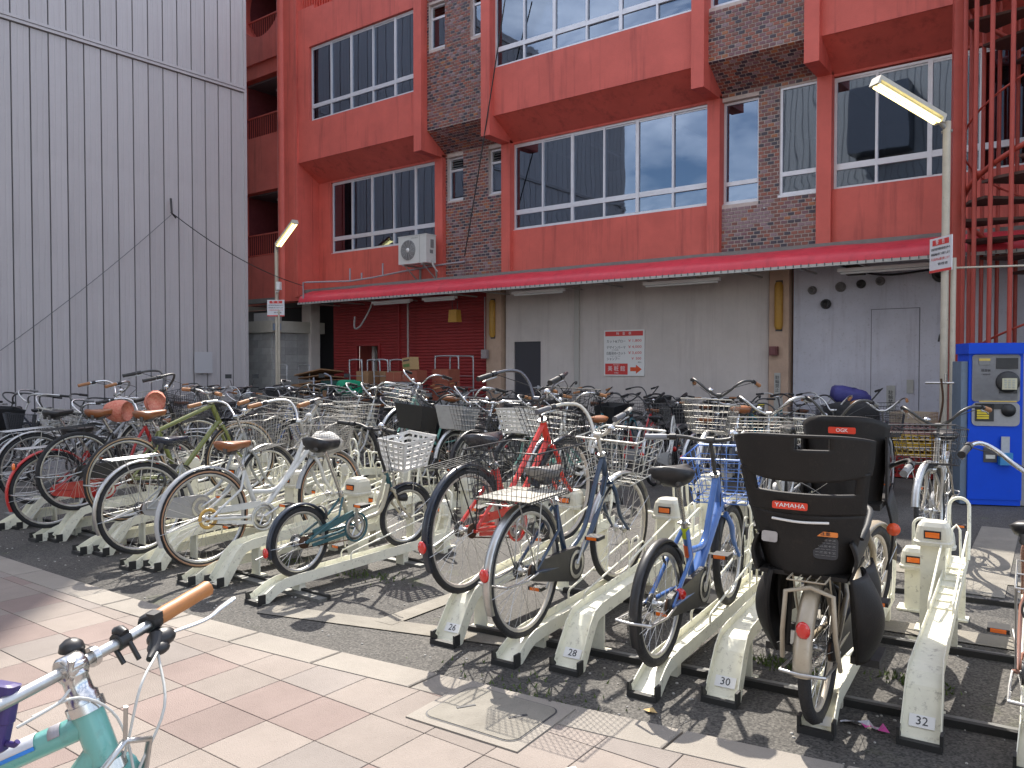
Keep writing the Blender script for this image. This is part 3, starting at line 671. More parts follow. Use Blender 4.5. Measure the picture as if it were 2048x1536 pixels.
# ---- street side buildings that the windows reflect
fb = empty('grey_office_block', (-10,-13,0), 0, 'grey ribbed building across the street, seen only reflected in the right hand windows', 'building')
m = MB(); m.bb((-4.7,-8,0), (18,0,27)); m.build('wall', mat('dull_cladding', (.33,.32,.31), .7, noise=.1), fb)
m = MB()
for i in range(66): m.bb((-4.7+i*.32, 0, .3), (-4.68+i*.32, .02, 27))
o = m.build('rib', CLADD, fb); o['kind'] = 'stuff'
m = MB(); m.bb((-.6,0,11.5), (2.0,1.2,14.5)); m.bb((5.0,0,11.0), (7.6,1.4,15)); m.bb((-4.0,0,8.3), (17,.25,9.3)); m.build('window', mat('dark_units_shadow_strip', (.06,.065,.08), .3), fb)  # no windows: boxes stand for AC units, long band is a painted shadow strip
# ---------------------------------------------------------------- bicycles
_mc = {}
def mk(key, name, mats, fn):
    if key not in _mc:
        m = MB(); fn(m); _mc[key] = m.mesh(name, mats)
    return _mc[key]
HA = R(69); AX = V((-math.cos(HA), 0, math.sin(HA))); PF = V((math.sin(HA), 0, math.cos(HA)))
def arc(p0, c, p1, n=8):
    p0, c, p1 = V(p0), V(c), V(p1); return [p0*(1-t)**2+c*2*t*(1-t)+p1*t*t for t in [i/n for i in range(n+1)]]
def crv(pts, n=5):
    """Catmull-Rom through points"""
    P = [V(p) for p in pts]; P = [P[0]*2-P[1]]+P+[P[-1]*2-P[-2]]; out = []
    for i in range(1, len(P)-2):
        for k in range(n):
            t = k/n; a, b, c, d = P[i-1:i+3]
            out.append(.5*((2*b)+(c-a)*t+(2*a-5*b+4*c-d)*t*t+(3*b-a-3*c+d)*t**3))
    return out+[P[-2]]
def wheel(Rw, tyre, rimm, fat, det, parent, loc, M=None, disc=None):
    n = 44 if det > 1 else (32 if det else 22)
    ri = Rw-fat*1.9
    rim = mk(('rim', Rw, rimm.name, fat, n), 'wheel', rimm, lambda m: m.ring([(ri+.012,-.011),(ri+.012,.011),(ri-.010,.010),(ri-.016,0),(ri-.010,-.010)], n))
    M0 = Matrix.Translation(loc) if M is None else M@Matrix.Translation(loc)
    W_ = link('wheel', rim, parent, M=M0)
    def ty(m):
        k = 8 if det else 6; m.ring([(Rw-fat+fat*math.cos(2*math.pi*i/k), fat*.92*math.sin(2*math.pi*i/k)) for i in range(k)], n)
        if tyre[1] is not None:
            for s_ in (1, -1): m.ring([(ri+.012, s_*fat*.70),(Rw-fat*1.15, s_*fat*.99),(Rw-fat*.62, s_*fat*.955),(Rw-fat*.9, s_*fat*.6)], n, 1)
    link('tyre', mk(('tyre', Rw, tyre[0].name, tyre[1].name if tyre[1] else '', fat, n), 'tyre', [tyre[0], tyre[1] or tyre[0]], ty), W_)
    def sp(m):
        ns = 32 if det > 1 else (28 if det else 16); r_ = .0012 if det > 1 else .0016
        for i in range(ns):
            a = 2*math.pi*i/ns; s_ = 1 if i % 2 else -1; off = (.62 if (i//2) % 2 else -.62); hr = .024
            h_ = V((hr*math.cos(a+off*1.6), s_*.03, hr*math.sin(a+off*1.6))); e = V((ri*math.cos(a), 0, ri*math.sin(a)))
            m.tube([h_, e], r_, 3, caps=False)
    link('spokes', mk(('spk', Rw, fat, det), 'spokes', ALLOY, sp), W_)
    def hb(m):
        m.ring([(.0,-.055),(.008,-.055),(.008,-.035),(.028,-.033),(.028,-.028),(.014,-.024),(.014,.024),(.028,.028),(.028,.033),(.008,.035),(.008,.055),(0,.055)], 12, closed=False)
        if disc == 'cog': m.ring([(.0,-.050),(.042,-.049),(.042,-.040),(.0,-.036)], 18, 1, closed=False); m.ring([(.045,.036),(.045,.05),(.02,.05),(.02,.036)], 16, 2)
        if disc == 'gold': m.ring([(.052,-.03),(.072,-.032),(.075,-.04),(.068,-.046),(.052,-.042)], 20, 1); m.ring([(.0,.04),(.03,.04),(.03,.05),(0,.05)], 12, 2, closed=False)
        if disc == 'motor': m.ring([(.0,-.06),(.06,-.055),(.08,-.04),(.08,.04),(.06,.055),(0,.06)], 20, 2, closed=False)
    link('hub', mk(('hub', disc), 'hub', [ALLOY, paint((.55,.33,.07)) if disc == 'gold' else RUST, STEELD], hb), W_)
    return W_
def basket_wire(m, w0, w1, l0, l1, h, nx, nl, nz, r=.0016, tilt=.0, floor=True):
    """open basket: bottom w0 x l0, top w1 x l1; x forward from 0"""
    def pt(u, v_, z):      # u along length 0..1 , v_ -1..1
        t = z/h; L_ = l0+(l1-l0)*t; W2 = (w0+(w1-w0)*t)/2; return V((u*L_+tilt*z*0, v_*W2, z))
    def loop(z): 
        c_ = [(0,-1),(1,-1),(1,1),(0,1)]; return [pt(a, b, z) for a, b in c_]
    for i in range(nz+1):
        z = h*i/nz; rr = r*2.6 if i == nz else (r*1.6 if i == 0 else r); m.tube(loop(z), rr, 5 if i == nz else 3, closed=True)
    for i in range(nx+1):
        v_ = -1+2*i/nx
        for u in (0, 1): m.tube([pt(u, v_, 0), pt(u, v_, h)], r, 3, caps=False)
    for i in range(nl+1):
        u = i/nl
        for v_ in (-1, 1): m.tube([pt(u, v_, 0), pt(u, v_, h)], r, 3, caps=False)
    if floor:
        for i in range(nx+1): v_ = -1+2*i/nx; m.tube([pt(0, v_, 0), pt(1, v_, 0)], r, 3, caps=False)
        for i in range(0, nl+1): m.tube([pt(i/nl, -1, 0), pt(i/nl, 1, 0)], r, 3, caps=False)
def slot_basket(m, w0, w1, l0, l1, h, rows, colsn):
    """moulded basket with rows of slots"""
    def side(a0, a1, b0, b1, n):
        A0, A1, B0, B1 = V(a0), V(a1), V(b0), V(b1)
        def P(u, v_): return (A0.lerp(A1, u)).lerp(B0.lerp(B1, u), v_)
        nu, nv = n*3, rows*2+1
        m.shell(P, nu, nv, .004, lambda u, v_: (int(v_*nv) % 2 == 1) and (int(u*nu) % 3 != 0))
    f = lambda u, v_, z: (u*(l0+(l1-l0)*z/h), v_*(w0+(w1-w0)*z/h)/2, z)
    side(f(0,-1,0), f(0,1,0), f(0,-1,h), f(0,1,h), colsn); side(f(1,-1,0), f(1,1,0), f(1,-1,h), f(1,1,h), colsn)
    side(f(0,-1,0), f(1,-1,0), f(0,-1,h), f(1,-1,h), colsn-1); side(f(0,1,0), f(1,1,0), f(0,1,h), f(1,1,h), colsn-1)
    m.bb((0,-w0/2,0), (l0,w0/2,.004)); m.tube([f(0,-1,h),f(1,-1,h),f(1,1,h),f(0,1,h)], .006, 6, closed=True)
def solid_basket(m, w0, w1, l0, l1, h):
    f = lambda u, v_, z: V((u*(l0+(l1-l0)*z/h), v_*(w0+(w1-w0)*z/h)/2, z))
    for (a, b) in (((0,-1),(0,1)),((1,1),(1,-1)),((0,1),(1,1)),((1,-1),(0,-1))):
        A, B, C_, D = f(*a,0), f(*b,0), f(*a,h), f(*b,h); m.shell(lambda u, v_: A.lerp(B, u).lerp(C_.lerp(D, u), v_), 4, 3, .004)
    m.bb((0,-w0/2,0), (l0,w0/2,.004)); m.tube([f(0,-1,h),f(1,-1,h),f(1,1,h),f(0,1,h)], .007, 6, closed=True)
def saddle_mesh(m, wide=.2, long=.27):
    # cross sections along x (rear to nose)
    secs = [(-.12,.30,.010),(-.10,.85,.034),(-.05,1.0,.044),(.0,.9,.040),(.05,.5,.034),(.10,.30,.028),(.145,.24,.022),(.16,.12,.008)]
    k = 10; vs = []; s_ = long/.28
    for x_, w_, h_ in secs:
        for j in range(k):
            a = 2*math.pi*j/k; y_ = wide/2*w_*math.cos(a); z_ = math.sin(a)
            z_ = (z_*.020 if z_ > 0 else z_*h_*(1.9 if wide > .205 else 1.3))+(.006 if x_ < -.05 else 0)
            vs.append((x_*s_, y_, z_+.0))
    m.add(vs, [(i*k+j, i*k+(j+1) % k, (i+1)*k+(j+1) % k, (i+1)*k+j) for i in range(len(secs)-1) for j in range(k)]+[tuple(range(k-1,-1,-1)), tuple(range((len(secs)-1)*k, len(secs)*k))], 0, True)
    for y_ in (-.022,.022): m.tube([(-.09,y_*2,-.03),(-.04,y_,-.06),(.05,y_,-.055),(.12,y_*.4,-.02)], .0035, 4, 1)
    m.box((0,0,-.06), (.045,.05,.03), 1)
    for y_ in (-.05,.05): m.lathe([(.012,0),(.017,.012),(.012,.024),(.017,.036),(.012,.048)], 8, 1, (-.085,y_,-.065))
def bike(sp):
    """one bicycle: x forward, rear wheel contact at the root; returns the root empty"""
    g = sp.get
    Rw = g('R', .335); WB = g('WB', 1.10); det = g('det', 1); fat = g('fat', .0195); style = g('style', 'loop')
    fr = paint(g('c', (.5,.5,.5))); cm = g('c', (.5,.5,.5))
    fork_m = paint(g('fc', cm)); fend = g('fender', 'chrome'); fm = {'chrome': ALLOY, 'black': BLACKP, None: None}.get(fend) if isinstance(fend, (str, type(None))) else paint(fend)
    rimm = g('rim', ALLOY); ty = g('tyre', (RUBBER, None)); barm = g('barm', CHROME)
    loc = g('loc'); th = R(g('yaw', 90)); root = empty(g('name', 'bicycle'), loc, 0, g('label'), 'bicycle', g('group'))
    pitch = g('pitch', 0); lean = R(g('lean', 0))
    root.rotation_mode = 'QUATERNION'
    root.rotation_quaternion = (Matrix.Rotation(th, 4, 'Z')@Matrix.Rotation(-pitch, 4, 'Y')@Matrix.Rotation(lean, 4, 'X')).to_quaternion()
    st = R(g('steer', 0)); A0 = V((WB, 0, Rw))-PF*.05
    S = Matrix.Translation(A0)@Matrix.Rotation(st, 4, AX)@Matrix.Translation(-A0)
    hl = g('head', .16); k0 = Rw+g('fx', .045)
    H0 = A0+AX*k0; H1 = A0+AX*(k0+hl)
    if style == 'fold': H1 = A0+AX*(k0+.12)
    BB = V((g('bbx', .44), 0, g('bbz', .285))); sa = R(71)
    sd_ = V((-math.cos(sa), 0, math.sin(sa))); Sc = BB+sd_*g('st', .40); sad = BB+sd_*g('sh', .585)
    RA = V((0,0,Rw)); tr = g('tr', .016)
    key = (round(Rw,3), WB, style, cm, round(hl,3), k0, BB.x, BB.z, g('st', .40), tr, det)
    def F(m):
        n = 10 if det > 1 else 8
        m.tube([H0-AX*.01, H1+AX*.01], tr*1.15, n)
        m.tube([BB, Sc], tr*.95, n)
        m.tube([BB+V((0,-.035,0)), BB+V((0,.035,0))], .021, 10)
        if style == 'loop':
            m.tube(crv([H0+AX*.025, H0+V((-.09,0,-.15)), BB+V((.24,0,.06)), BB+V((.10,0,.0)), BB]), tr, n)
            m.tube(crv([H1-AX*.015, H1+V((-.08,0,-.14)), BB+V((.23,0,.17)), BB+V((.08,0,.075)), BB+sd_*.07]), tr*.85, n)
        elif style == 'stag':
            m.tube([H0+AX*.02, BB], tr, n); m.tube([H1-AX*.02, BB+sd_*.14], tr*.85, n)
        elif style == 'thick':
            m.tube([H0+AX*.05, BB+V((.02,0,.03))], tr*1.7, n, flat=.6); m.tube(crv([H1-AX*.01, H1+V((-.1,0,-.2)), BB+V((.16,0,.18)), BB+sd_*.20]), tr*.9, n)
        elif style == 'mono':
            m.tube(crv([H0+AX*.05, H0+V((-.14,0,-.19)), BB+V((.16,0,.07)), BB]), tr*2.0, n, flat=.7); m.tube([H0+V((-.10,0,-.08)), BB+sd_*.2+V((.06,0,-.03)), BB+sd_*.2], tr*.7, n)
        elif style == 'diamond':
            m.tube([H0+AX*.02, BB], tr*1.1, n); m.tube([H1-AX*.02, Sc-sd_*.02], tr*.95, n)
        elif style == 'fold':
            m.tube(crv([H0+AX*.03, H0+V((-.10,0,-.16)), BB+V((.16,0,.03)), BB]), tr*1.0, n, mi=1); m.tube(crv([H1-AX*.01, H0+V((-.13,0,-.10)), BB+V((.20,0,.10)), BB+V((.02,0,.06))]), tr*.8, n, mi=1)
            m.tube([BB+sd_*.03, Sc], tr*1.0, n, mi=1)
        ax = g('stay', 1)
        for s_ in (1, -1):
            y_ = .062*s_
            m.tube([Sc-sd_*.03+V((0,s_*.012,0)), (Sc-sd_*.1).lerp(RA, .25)+V((0,y_*.9,0)), RA+V((0,y_,0))], tr*.55, 6)
            m.tube([BB+V((-.02,s_*.02,0)), BB.lerp(RA, .35)+V((0,y_*.85,0)), RA+V((0,y_,0))], tr*.6, 6)
        m.tube([(-.0,-.08,Rw),(0,.08,Rw)], .007, 6)
        # loop style lug details
        m.tube([Sc+sd_*.0, Sc+sd_*.012], tr*1.15, 8, 2)
    link('frame', mk(('frame',)+key, 'frame', [fr, paint(g('fc', cm)), CHROME], F), root)
    # fork and headset (steered)
    def FK(m):
        for s_ in (1, -1):
            y_ = .052*s_; m.tube(crv([H0-AX*.03+V((0,y_*.6,0)), H0-AX*.10+V((0,y_,0)), A0+AX*.14+V((0,y_,0)), V((WB,y_*1.1,Rw))]), [tr*.8]*8+[tr*.72]*4+[tr*.55]*4, 8)
        m.tube([H0-AX*.03+V((0,-.04,0)), H0-AX*.03+V((0,.04,0))], tr*.95, 8)
        m.tube([H0-AX*.02, H0-AX*.002], tr*1.35, 10, 1); m.tube([(WB,-.075,Rw),(WB,.075,Rw)], .007, 6, 1)
    link('fork', mk(('fork', fork_m.name, cm, g('fc'), Rw, WB, tr, hl, k0), 'fork', [fork_m, CHROME], FK), root, M=S)
    link('headset_cap', mk(('hc', tuple(H1), tr), 'headset_cap', CHROME, lambda m: m.tube([H1, H1+AX*.016], tr*1.4, 10)), root)
    wheel(Rw, ty, rimm, fat, det, root, RA, disc=g('cog', 'cog'))
    wheel(Rw, ty, rimm, fat, det, root, V((WB,0,Rw)), S)
    # mudguards
    if fm:
        def fen(c, a0, a1, ww=.026):
            def f(m):
                nn = 18 if det else 10
                m.ring([(Rw+.008,-ww),(Rw+.019,-ww*.6),(Rw+.023,0),(Rw+.019,ww*.6),(Rw+.008,ww),(Rw+.016,ww*.55),(Rw+.0195,0),(Rw+.016,-ww*.55)], nn, a0=a0, a1=a1, c=tuple(c))
                e = a1 if c[0] < .5 else a0
                for s_ in (-1, 1):
                    aa = (a1-.25) if c[0] < .5 else (a0+.3); p = V((c[0]+(Rw+.012)*math.cos(aa), s_*ww, c[2]+(Rw+.012)*math.sin(aa)))
                    m.tube([p, V((c[0], s_*.06, c[2]))], .002, 4, 1)
            return f
        link('mudguard', mk(('rf', Rw, fm.name, fend, det), 'mudguard', [fm, ALLOY], fen((0,0,Rw), R(25), R(g('fend', 203)), g('fw', .027))), root)
        link('mudguard', mk(('ff', Rw, fm.name, fend, det, WB), 'mudguard', [fm, ALLOY], fen((WB,0,Rw), R(10), R(165), g('fw', .027))), root, M=S)
    # seat post, saddle
    def SP(m): m.tube([Sc-sd_*.02, sad-V((0,0,.05))], .013, 8); m.tube([Sc-sd_*.02, Sc+sd_*.015], .02, 8); m.tube([Sc+V((0,-.03,0)), Sc+V((.0,.035,.0))], .006, 5)
    link('seat_post', mk(('sp', BB.x, BB.z, g('st', .4), g('sh', .585)), 'seat_post', CHROME, SP), root)
    sm_ = g('sad', BLACKP); sw = g('sw', .2)
    link('saddle', mk(('sad', sm_.name, sw, str(g('sadc'))), 'saddle', [sm_, STEELD], lambda m: saddle_mesh(m, sw)), root, M=Matrix.Translation(sad+V((-.02,0,.005)))@Matrix.Rotation(R(g('sadt', 3)), 4, 'Y'))
    # handlebar
    bt = g('bar', 'swan'); sl = g('stem', .14); T_ = H1+AX*sl
    if bt == 'swan':
        q = [(0,0,0),(.012,.035,.004),(.045,.10,.045),(.06,.165,.10),(.02,.225,.135),(-.07,.262,.135),(-.155,.278,.12)]; gl = .115; ge = V((-.10,.012,-.015)).normalized(); 
    elif bt == 'high':
        q = [(0,0,0),(.02,.04,.01),(.06,.10,.09),(.06,.17,.16),(.0,.225,.175),(-.09,.255,.165),(-.18,.265,.15)]; gl = .115; ge = V((-.10,.01,-.015)).normalized()
    elif bt == 'flat':
        q = [(0,0,0),(.0,.06,0),(.005,.13,.012),(-.01,.2,.018),(-.035,.27,.016)]; gl = .12; ge = V((-.02,.12,0)).normalized()
    elif bt == 'straight':
        q = [(0,0,0),(.0,.07,0),(.0,.14,.001),(-.003,.19,.003),(-.010,.25,.005)]; gl = .155; ge = V((-.006,.12,.003)).normalized()
    else:   # riser
        q = [(0,0,0),(.0,.05,.0),(.0,.10,.045),(-.02,.17,.06),(-.06,.25,.05)]; gl = .12; ge = V((-.05,.10,-.01)).normalized()
    q = [V(p)*1 for p in q]; bw = g('bw', 1.0); q = [V((p.x, p.y*bw, p.z*g('bh', 1))) for p in q]
    right = crv(q, 3); pts = [T_+V((p.x,-p.y,p.z)) for p in reversed(right)]+[T_+p for p in right[1:]]
    def HB(m):
        m.tube(pts, .0108, 8)
        m.tube([H1, T_+AX*.012], .0115, 8); m.tube([T_+V((0,-.022,0)), T_+V((0,.022,0))], .019, 8)
        if det and g('lever', 1):      # brake cables
            E = [T_+V((q[-2].x, s_*q[-2].y, q[-2].z-.01)) for s_ in (1,-1)]
            m.tube(crv([E[0], T_+V((.14,.12,.05)), T_+V((.10,.02,-.03)), H0+V((.07,.01,-.02)), H0+V((.05,0,-.1))], 4), .0026, 4, 1); m.tube(crv([E[1], T_+V((.15,-.13,.06)), T_+V((.11,-.03,-.04)), H1+V((.03,-.02,-.1)), H0+V((-.1,-.02,-.16))], 4), .0026, 4, 1)
    hb = link('handlebar', mk(('bar', bt, barm.name, tuple(H1), sl, bw, g('bh', 1), det), 'handlebar', [barm, g('cable', BLACKM)], HB), root, M=S)
    gm = g('grip', BLACKM)
    for s_ in (1, -1):
        e = T_+V((q[-1].x, s_*q[-1].y, q[-1].z)); dd = V((ge.x, s_*ge.y, ge.z)); st_ = e-dd*.035
        def GP(m, st_=st_, dd=dd): m.tube([st_+dd*k_*gl/5 for k_ in range(6)], [.0155,.0168,.0160,.0165,.0158,.0172], 10)
        link('grip', mk(('grip', bt, gm.name, str(g('gripc')), tuple(T_), bw, g('bh', 1), s_), 'grip', gm, GP), hb)
        if det and g('lever', 1):
            def LV(m, st_=st_, dd=dd, s_=s_):
                c = st_-dd*.03; o_ = V((.035,0,-.02)) if bt != 'flat' else V((.03,0,-.015)); m.tube([c-dd*.02, c+dd*.015], .018, 8, 1); m.tube([c, c+o_, c+o_+dd*.10, c+o_*1.25+dd*.14], [.006,.006,.0045,.0055], 6)
            link('brake_lever', mk(('lev', bt, tuple(T_), bw, g('bh', 1), s_), 'brake_lever', [ALLOY, BLACKP], LV), hb)
    if det and g('bell', 1):
        bp_ = T_+V((q[3].x*.3+.0, -q[1].y*g('belly', 2.1), q[1].z+.03)); bm = g('bellm', CHROME)
        link('bell', mk(('bell', bm.name, tuple(T_)), 'bell', bm, lambda m: (m.lathe([(0,.028),(.014,.026),(.024,.016),(.028,.002),(.02,0),(0,0)], 14, 0, bp_), m.tube([bp_, bp_-V((0,0,.03))], .006, 5))), hb)
    # front basket / carrier
    bk = g('basket')
    bx = H1+V((.075,0,-.03+g('bz', 0)))
    if bk:
        kind, bmm, (w0, w1, l0, l1, h) = bk
        def BK(m):
            mm = MB()
            if kind == 'wire': basket_wire(mm, w0, w1, l0, l1, h, 12 if det > 1 else 9, 9 if det > 1 else 7, 6 if det > 1 else 5, .0017 if det > 1 else .002)
            elif kind == 'wide': basket_wire(mm, w0, w1, l0, l1, h, 5, 4, 5, .0028)
            elif kind == 'mesh': basket_wire(mm, w0, w1, l0, l1, h, 22, 16, 13, .0016)
            elif kind == 'slot': slot_basket(mm, w0, w1, l0, l1, h, 5, 5)
            else: solid_basket(mm, w0, w1, l0, l1, h)
            tl = R(g('btilt', -7)); Mt = Matrix.Translation(bx+V((0,0,-h*.55)))@Matrix.Rotation(tl, 4, 'Y')
            m.add([Mt@V(p) for p in mm.v], mm.f); m.s = [False]*len(m.f) if kind == 'solid' else m.s
        fb_ = link('basket', mk(('bask', bk[0], bmm.name, str(bk[2]), tuple(bx), det, g('btilt', -7)), 'basket', bmm, BK), root, M=S)
        def BB2(m):
            z_ = bx.z-h*.55
            m.box((bx.x+.03,0,z_-.008), (.13,.09,.012)); m.tube([(bx.x+.0,0,z_-.01), H0+V((.03,0,-.01))], .009, 6)
            for s_ in (1,-1): m.tube([(bx.x+l0*.6, s_*w0*.35, z_), (WB, s_*.065, Rw)], .0032, 5)
        link('basket_bracket', mk(('bb', tuple(bx), h, w0, l0), 'basket_bracket', STEELD if bmm is BLACKM else ALLOY, BB2), root, M=S)
        if g('load'):
            lm, sc3 = g('load')
            def LD(m):
                rr = random.Random(int(w1*1e4)); P = V((bx.x+l0*.5, 0, bx.z-h*.25))
                n1, n2 = 14, 9
                vs = []
                for i in range(n2+1):
                    for j in range(n1):
                        a = 2*math.pi*j/n1; t = math.pi*i/n2; k_ = 1+rr.uniform(-.13,.13)
                        vs.append(P+V((l1*.52*sc3*math.sin(t)*math.copysign(abs(math.cos(a))**.6, math.cos(a))*k_, w1*.5*sc3*math.sin(t)*math.copysign(abs(math.sin(a))**.6, math.sin(a))*k_, h*.42*math.cos(t)*k_)))
                m.add(vs, [(i*n1+j, (i+1)*n1+j, (i+1)*n1+(j+1) % n1, i*n1+(j+1) % n1) for i in range(n2) for j in range(n1)], 0, True)
            link('basket_cover', mk(('load', lm.name, str(bk[2]), tuple(bx)), 'basket_cover', lm, LD), fb_)
    # headlight on the fork
    if g('lamp', 1) and det:
        p = H0+V((.085,0,-.05)) if g('lamp', 1) == 1 else A0+AX*.2+V((.03,-.08,0))
        def LA(m): m.lathe([(0,-.04),(.022,-.035),(.03,0),(.034,.022),(.0,.03)], 12, 0, p, Matrix.Rotation(R(90), 3, 'Y')); m.tube([p-V((.02,0,0)), H0+V((.01,p.y*.4,-.03))], .004, 5)
        link('headlight', mk(('lamp', tuple(p)), 'headlight', CHROME if g('lamp', 1) == 1 else BLACKP, LA), root, M=S)
    # rear carrier / rear basket
    rk = g('rear')
    cz = 2*Rw+.045
    if rk:
        rm = g('rearm', ALLOY)
        def RK(m):
            for y_ in ((-.07,-.035,0,.035,.07) if det else (-.07,0,.07)): m.tube([(-.25,y_,cz),(.16,y_,cz)], .0025 if abs(y_) < .06 else .004, 5)
            for x_ in (-.25,-.05,.16): m.tube([(x_,-.07,cz),(x_,.07,cz)], .0035, 5)
            for s_ in (1,-1):
                m.tube([(-.16,s_*.07,cz),(.0,s_*.068,Rw+.01)], .004, 5); m.tube([(.06,s_*.07,cz),(.0,s_*.068,Rw+.01)], .004, 5)
            m.tube([(.16,0,cz), Sc-sd_*.05], .004, 5)
        link('carrier', mk(('rk', Rw, rm.name, tuple(Sc), det), 'carrier', rm, RK), root)
        if rk == 'basket':
            def RB(m):
                mm = MB(); basket_wire(mm, 0.36, .44, .40, .46, .25, 13, 15, 7, .0018); m.add([V(p)+V((-.23,0,cz+.012)) for p in mm.v], mm.f)
                mm = MB(); mm.bb((-.21,-.16,cz+.016), (.15,.16,cz+.02)); m.add(mm.v, mm.f, 1)
            link('rear_basket', mk(('rb', Rw), 'rear_basket', [BLACKP, mat('basket_liner', (.45,.42,.36), .8, noise=.3)], RB), root)
    # drive
    cr_ = g('crank', 25)
    ccm = g('ccm', ALLOY); cc = g('cc', 'case')
    def CC(m):
        y_ = -.05
        if cc == 'case':
            n_ = 14; top = []; r1 = .098; r2 = .052; c1 = V((BB.x,y_,BB.z)); c2 = V((0.02,y_,Rw))
            d = (c2-c1); d.normalize(); up = V((-d.z*-1, 0, d.x*-1)); up = V((d.z,0,-d.x))
            if up.z < 0: up = -up
            a0 = math.atan2(up.z, up.x)
            ol2 = [(c1.x+r1*math.cos(a0-math.pi*i/n_), c1.z+r1*math.sin(a0-math.pi*i/n_)) for i in range(n_+1)]+[(c2.x+r2*math.cos(a0-math.pi-math.pi*i/8), c2.z+r2*math.sin(a0-math.pi-math.pi*i/8)) for i in range(9)]
            k = len(ol2); m.add([(a, y_-.014, b) for a, b in ol2]+[(a, y_+.014, b) for a, b in ol2], [tuple(range(k)), tuple(range(2*k-1, k-1, -1))]+[(i, k+i, k+(i+1) % k, (i+1) % k) for i in range(k)])
            m.ring([(.060,-.001),(.080,-.001),(.080,-.004),(.060,-.004)], 22, 1, sm=False, c=(BB.x,y_-.0145,BB.z)); m.ring([(0,-.001),(.03,-.001),(.03,-.005),(0,-.005)], 12, 1, sm=False, c=(BB.x,y_-.0145,BB.z), closed=False)
        elif cc == 'guard':
            m.ring([(.092,-.012),(.105,-.014),(.105,-.004),(.092,-.002)], 24, 0, c=(BB.x,y_,BB.z))
            m.sweep([(BB.x-.02,y_-.004,BB.z+.10),(BB.x-.2,y_-.004,(BB.z+Rw)/2+.072),(.07,y_-.004,Rw+.05)], [(-.008,-.022),(.008,-.022),(.008,.022),(-.008,.022)]); m.sweep([(BB.x-.09,y_-.004,BB.z-.03),(.06,y_-.004,Rw-.03)], [(-.006,-.012),(.006,-.012),(.006,.012),(-.006,.012)])
        if cc != 'case':
            m.ring([(.060,-.004),(.088,-.003),(.088,.003),(.060,.004)], 24, 1, c=(BB.x,y_,BB.z))
            for a in range(5): A = R(a*72+cr_); m.tube([BB+V((0,y_,0)), BB+V((.07*math.cos(A),y_,.07*math.sin(A)))], .006, 4, 1)
            for z_ in (.084,-.084): m.tube([(BB.x,y_,BB.z+z_),(0,y_,Rw+z_*.42)], .0045, 4, 2)
    link('chain_case' if cc == 'case' else 'chainring', mk(('cc', cc, ccm.name, str(g('ccc')), BB.x, BB.z, Rw, cr_), 'chain_case', [ccm, ALLOY, RUST], CC), root)
    def CK(m):
        for s_, a in ((-1, R(cr_)), (1, R(cr_+180))):
            e = BB+V((.165*math.cos(a), s_*.085, .165*math.sin(a))); m.tube([BB+V((0,s_*.068,0)), e], [.011,.0085], 7)
    ck = link('crank', mk(('ck', BB.x, BB.z, cr_), 'crank', ALLOY, CK), root)
    for s_, a in ((-1, R(cr_)), (1, R(cr_+180))):
        e = BB+V((.165*math.cos(a), s_*.14, .165*math.sin(a)))
        def PD(m, e=e): m.box(e, (.085,.085,.02)); m.box(e+V((.043,0,0)), (.006,.06,.016), 1); m.box(e-V((.043,0,0)), (.006,.06,.016), 1)
        link('pedal', mk(('pd', BB.x, BB.z, cr_, s_), 'pedal', [BLACKM, ORANGER], PD), ck)
    # reflector, stand, lock
    if g('refl', 1) and fm:
        a = R(g('ra', 168)); p = V(((Rw+.03)*math.cos(a), 0, Rw+(Rw+.03)*math.sin(a))); rm_ = g('reflm', REDR)
        def RF(m): m.lathe([(0,.0),(.026,0),(.028,.006),(.02,.014),(0,.016)], 14, 0, p, Matrix.Rotation(R(-90), 3, 'Y')@Matrix.Diagonal((1.25,1,1)).to_3x3()); m.box(p+V((.008,0,0)), (.012,.03,.04), 1)
        link('rear_reflector', mk(('refl', Rw, g('ra', 168), rm_.name), 'rear_reflector', [rm_, BLACKP], RF), root)
    if det:
        ks = g('stand', 'up')
        def KS_(m):
            if ks == 'up':
                for s_ in (1,-1): m.tube([(.0,s_*.078,Rw),(-.12,s_*.085,Rw-.015),(-.30,s_*.085,Rw+.0)], .006, 6)
                m.tube([(-.30,-.085,Rw),(-.34,0,Rw+.01),(-.30,.085,Rw)], .007, 6)
            elif ks == 'upside':
                m.tube([(.02,.075,Rw-.01),(-.14,.09,Rw-.05),(-.28,.10,Rw-.08)], .006, 6)
            else: m.tube([(.02,.08,Rw-.02),(.05,.2,.01)], .007, 6); 
        link('kickstand', mk(('ks', Rw, ks), 'kickstand', ALLOY, KS_), root)
        if g('lock', 1):
            def LK(m): m.ring([(.048,-.008),(.056,-.008),(.056,.008),(.048,.008)], 14, 0, a0=R(-50), a1=R(230), c=(0,0,0))
            link('wheel_lock', mk(('lk',), 'wheel_lock', STEELD, LK), root, M=Matrix.Translation(Sc.lerp(RA,.42)+V((-.02,0,0)))@Matrix.Rotation(R(90), 4, 'Z')@Matrix.Rotation(R(0), 4, 'X'))
    return root, S, dict(H0=H0, H1=H1, T=T_, BB=BB, Sc=Sc, sad=sad, Rw=Rw, WB=WB, cz=cz)
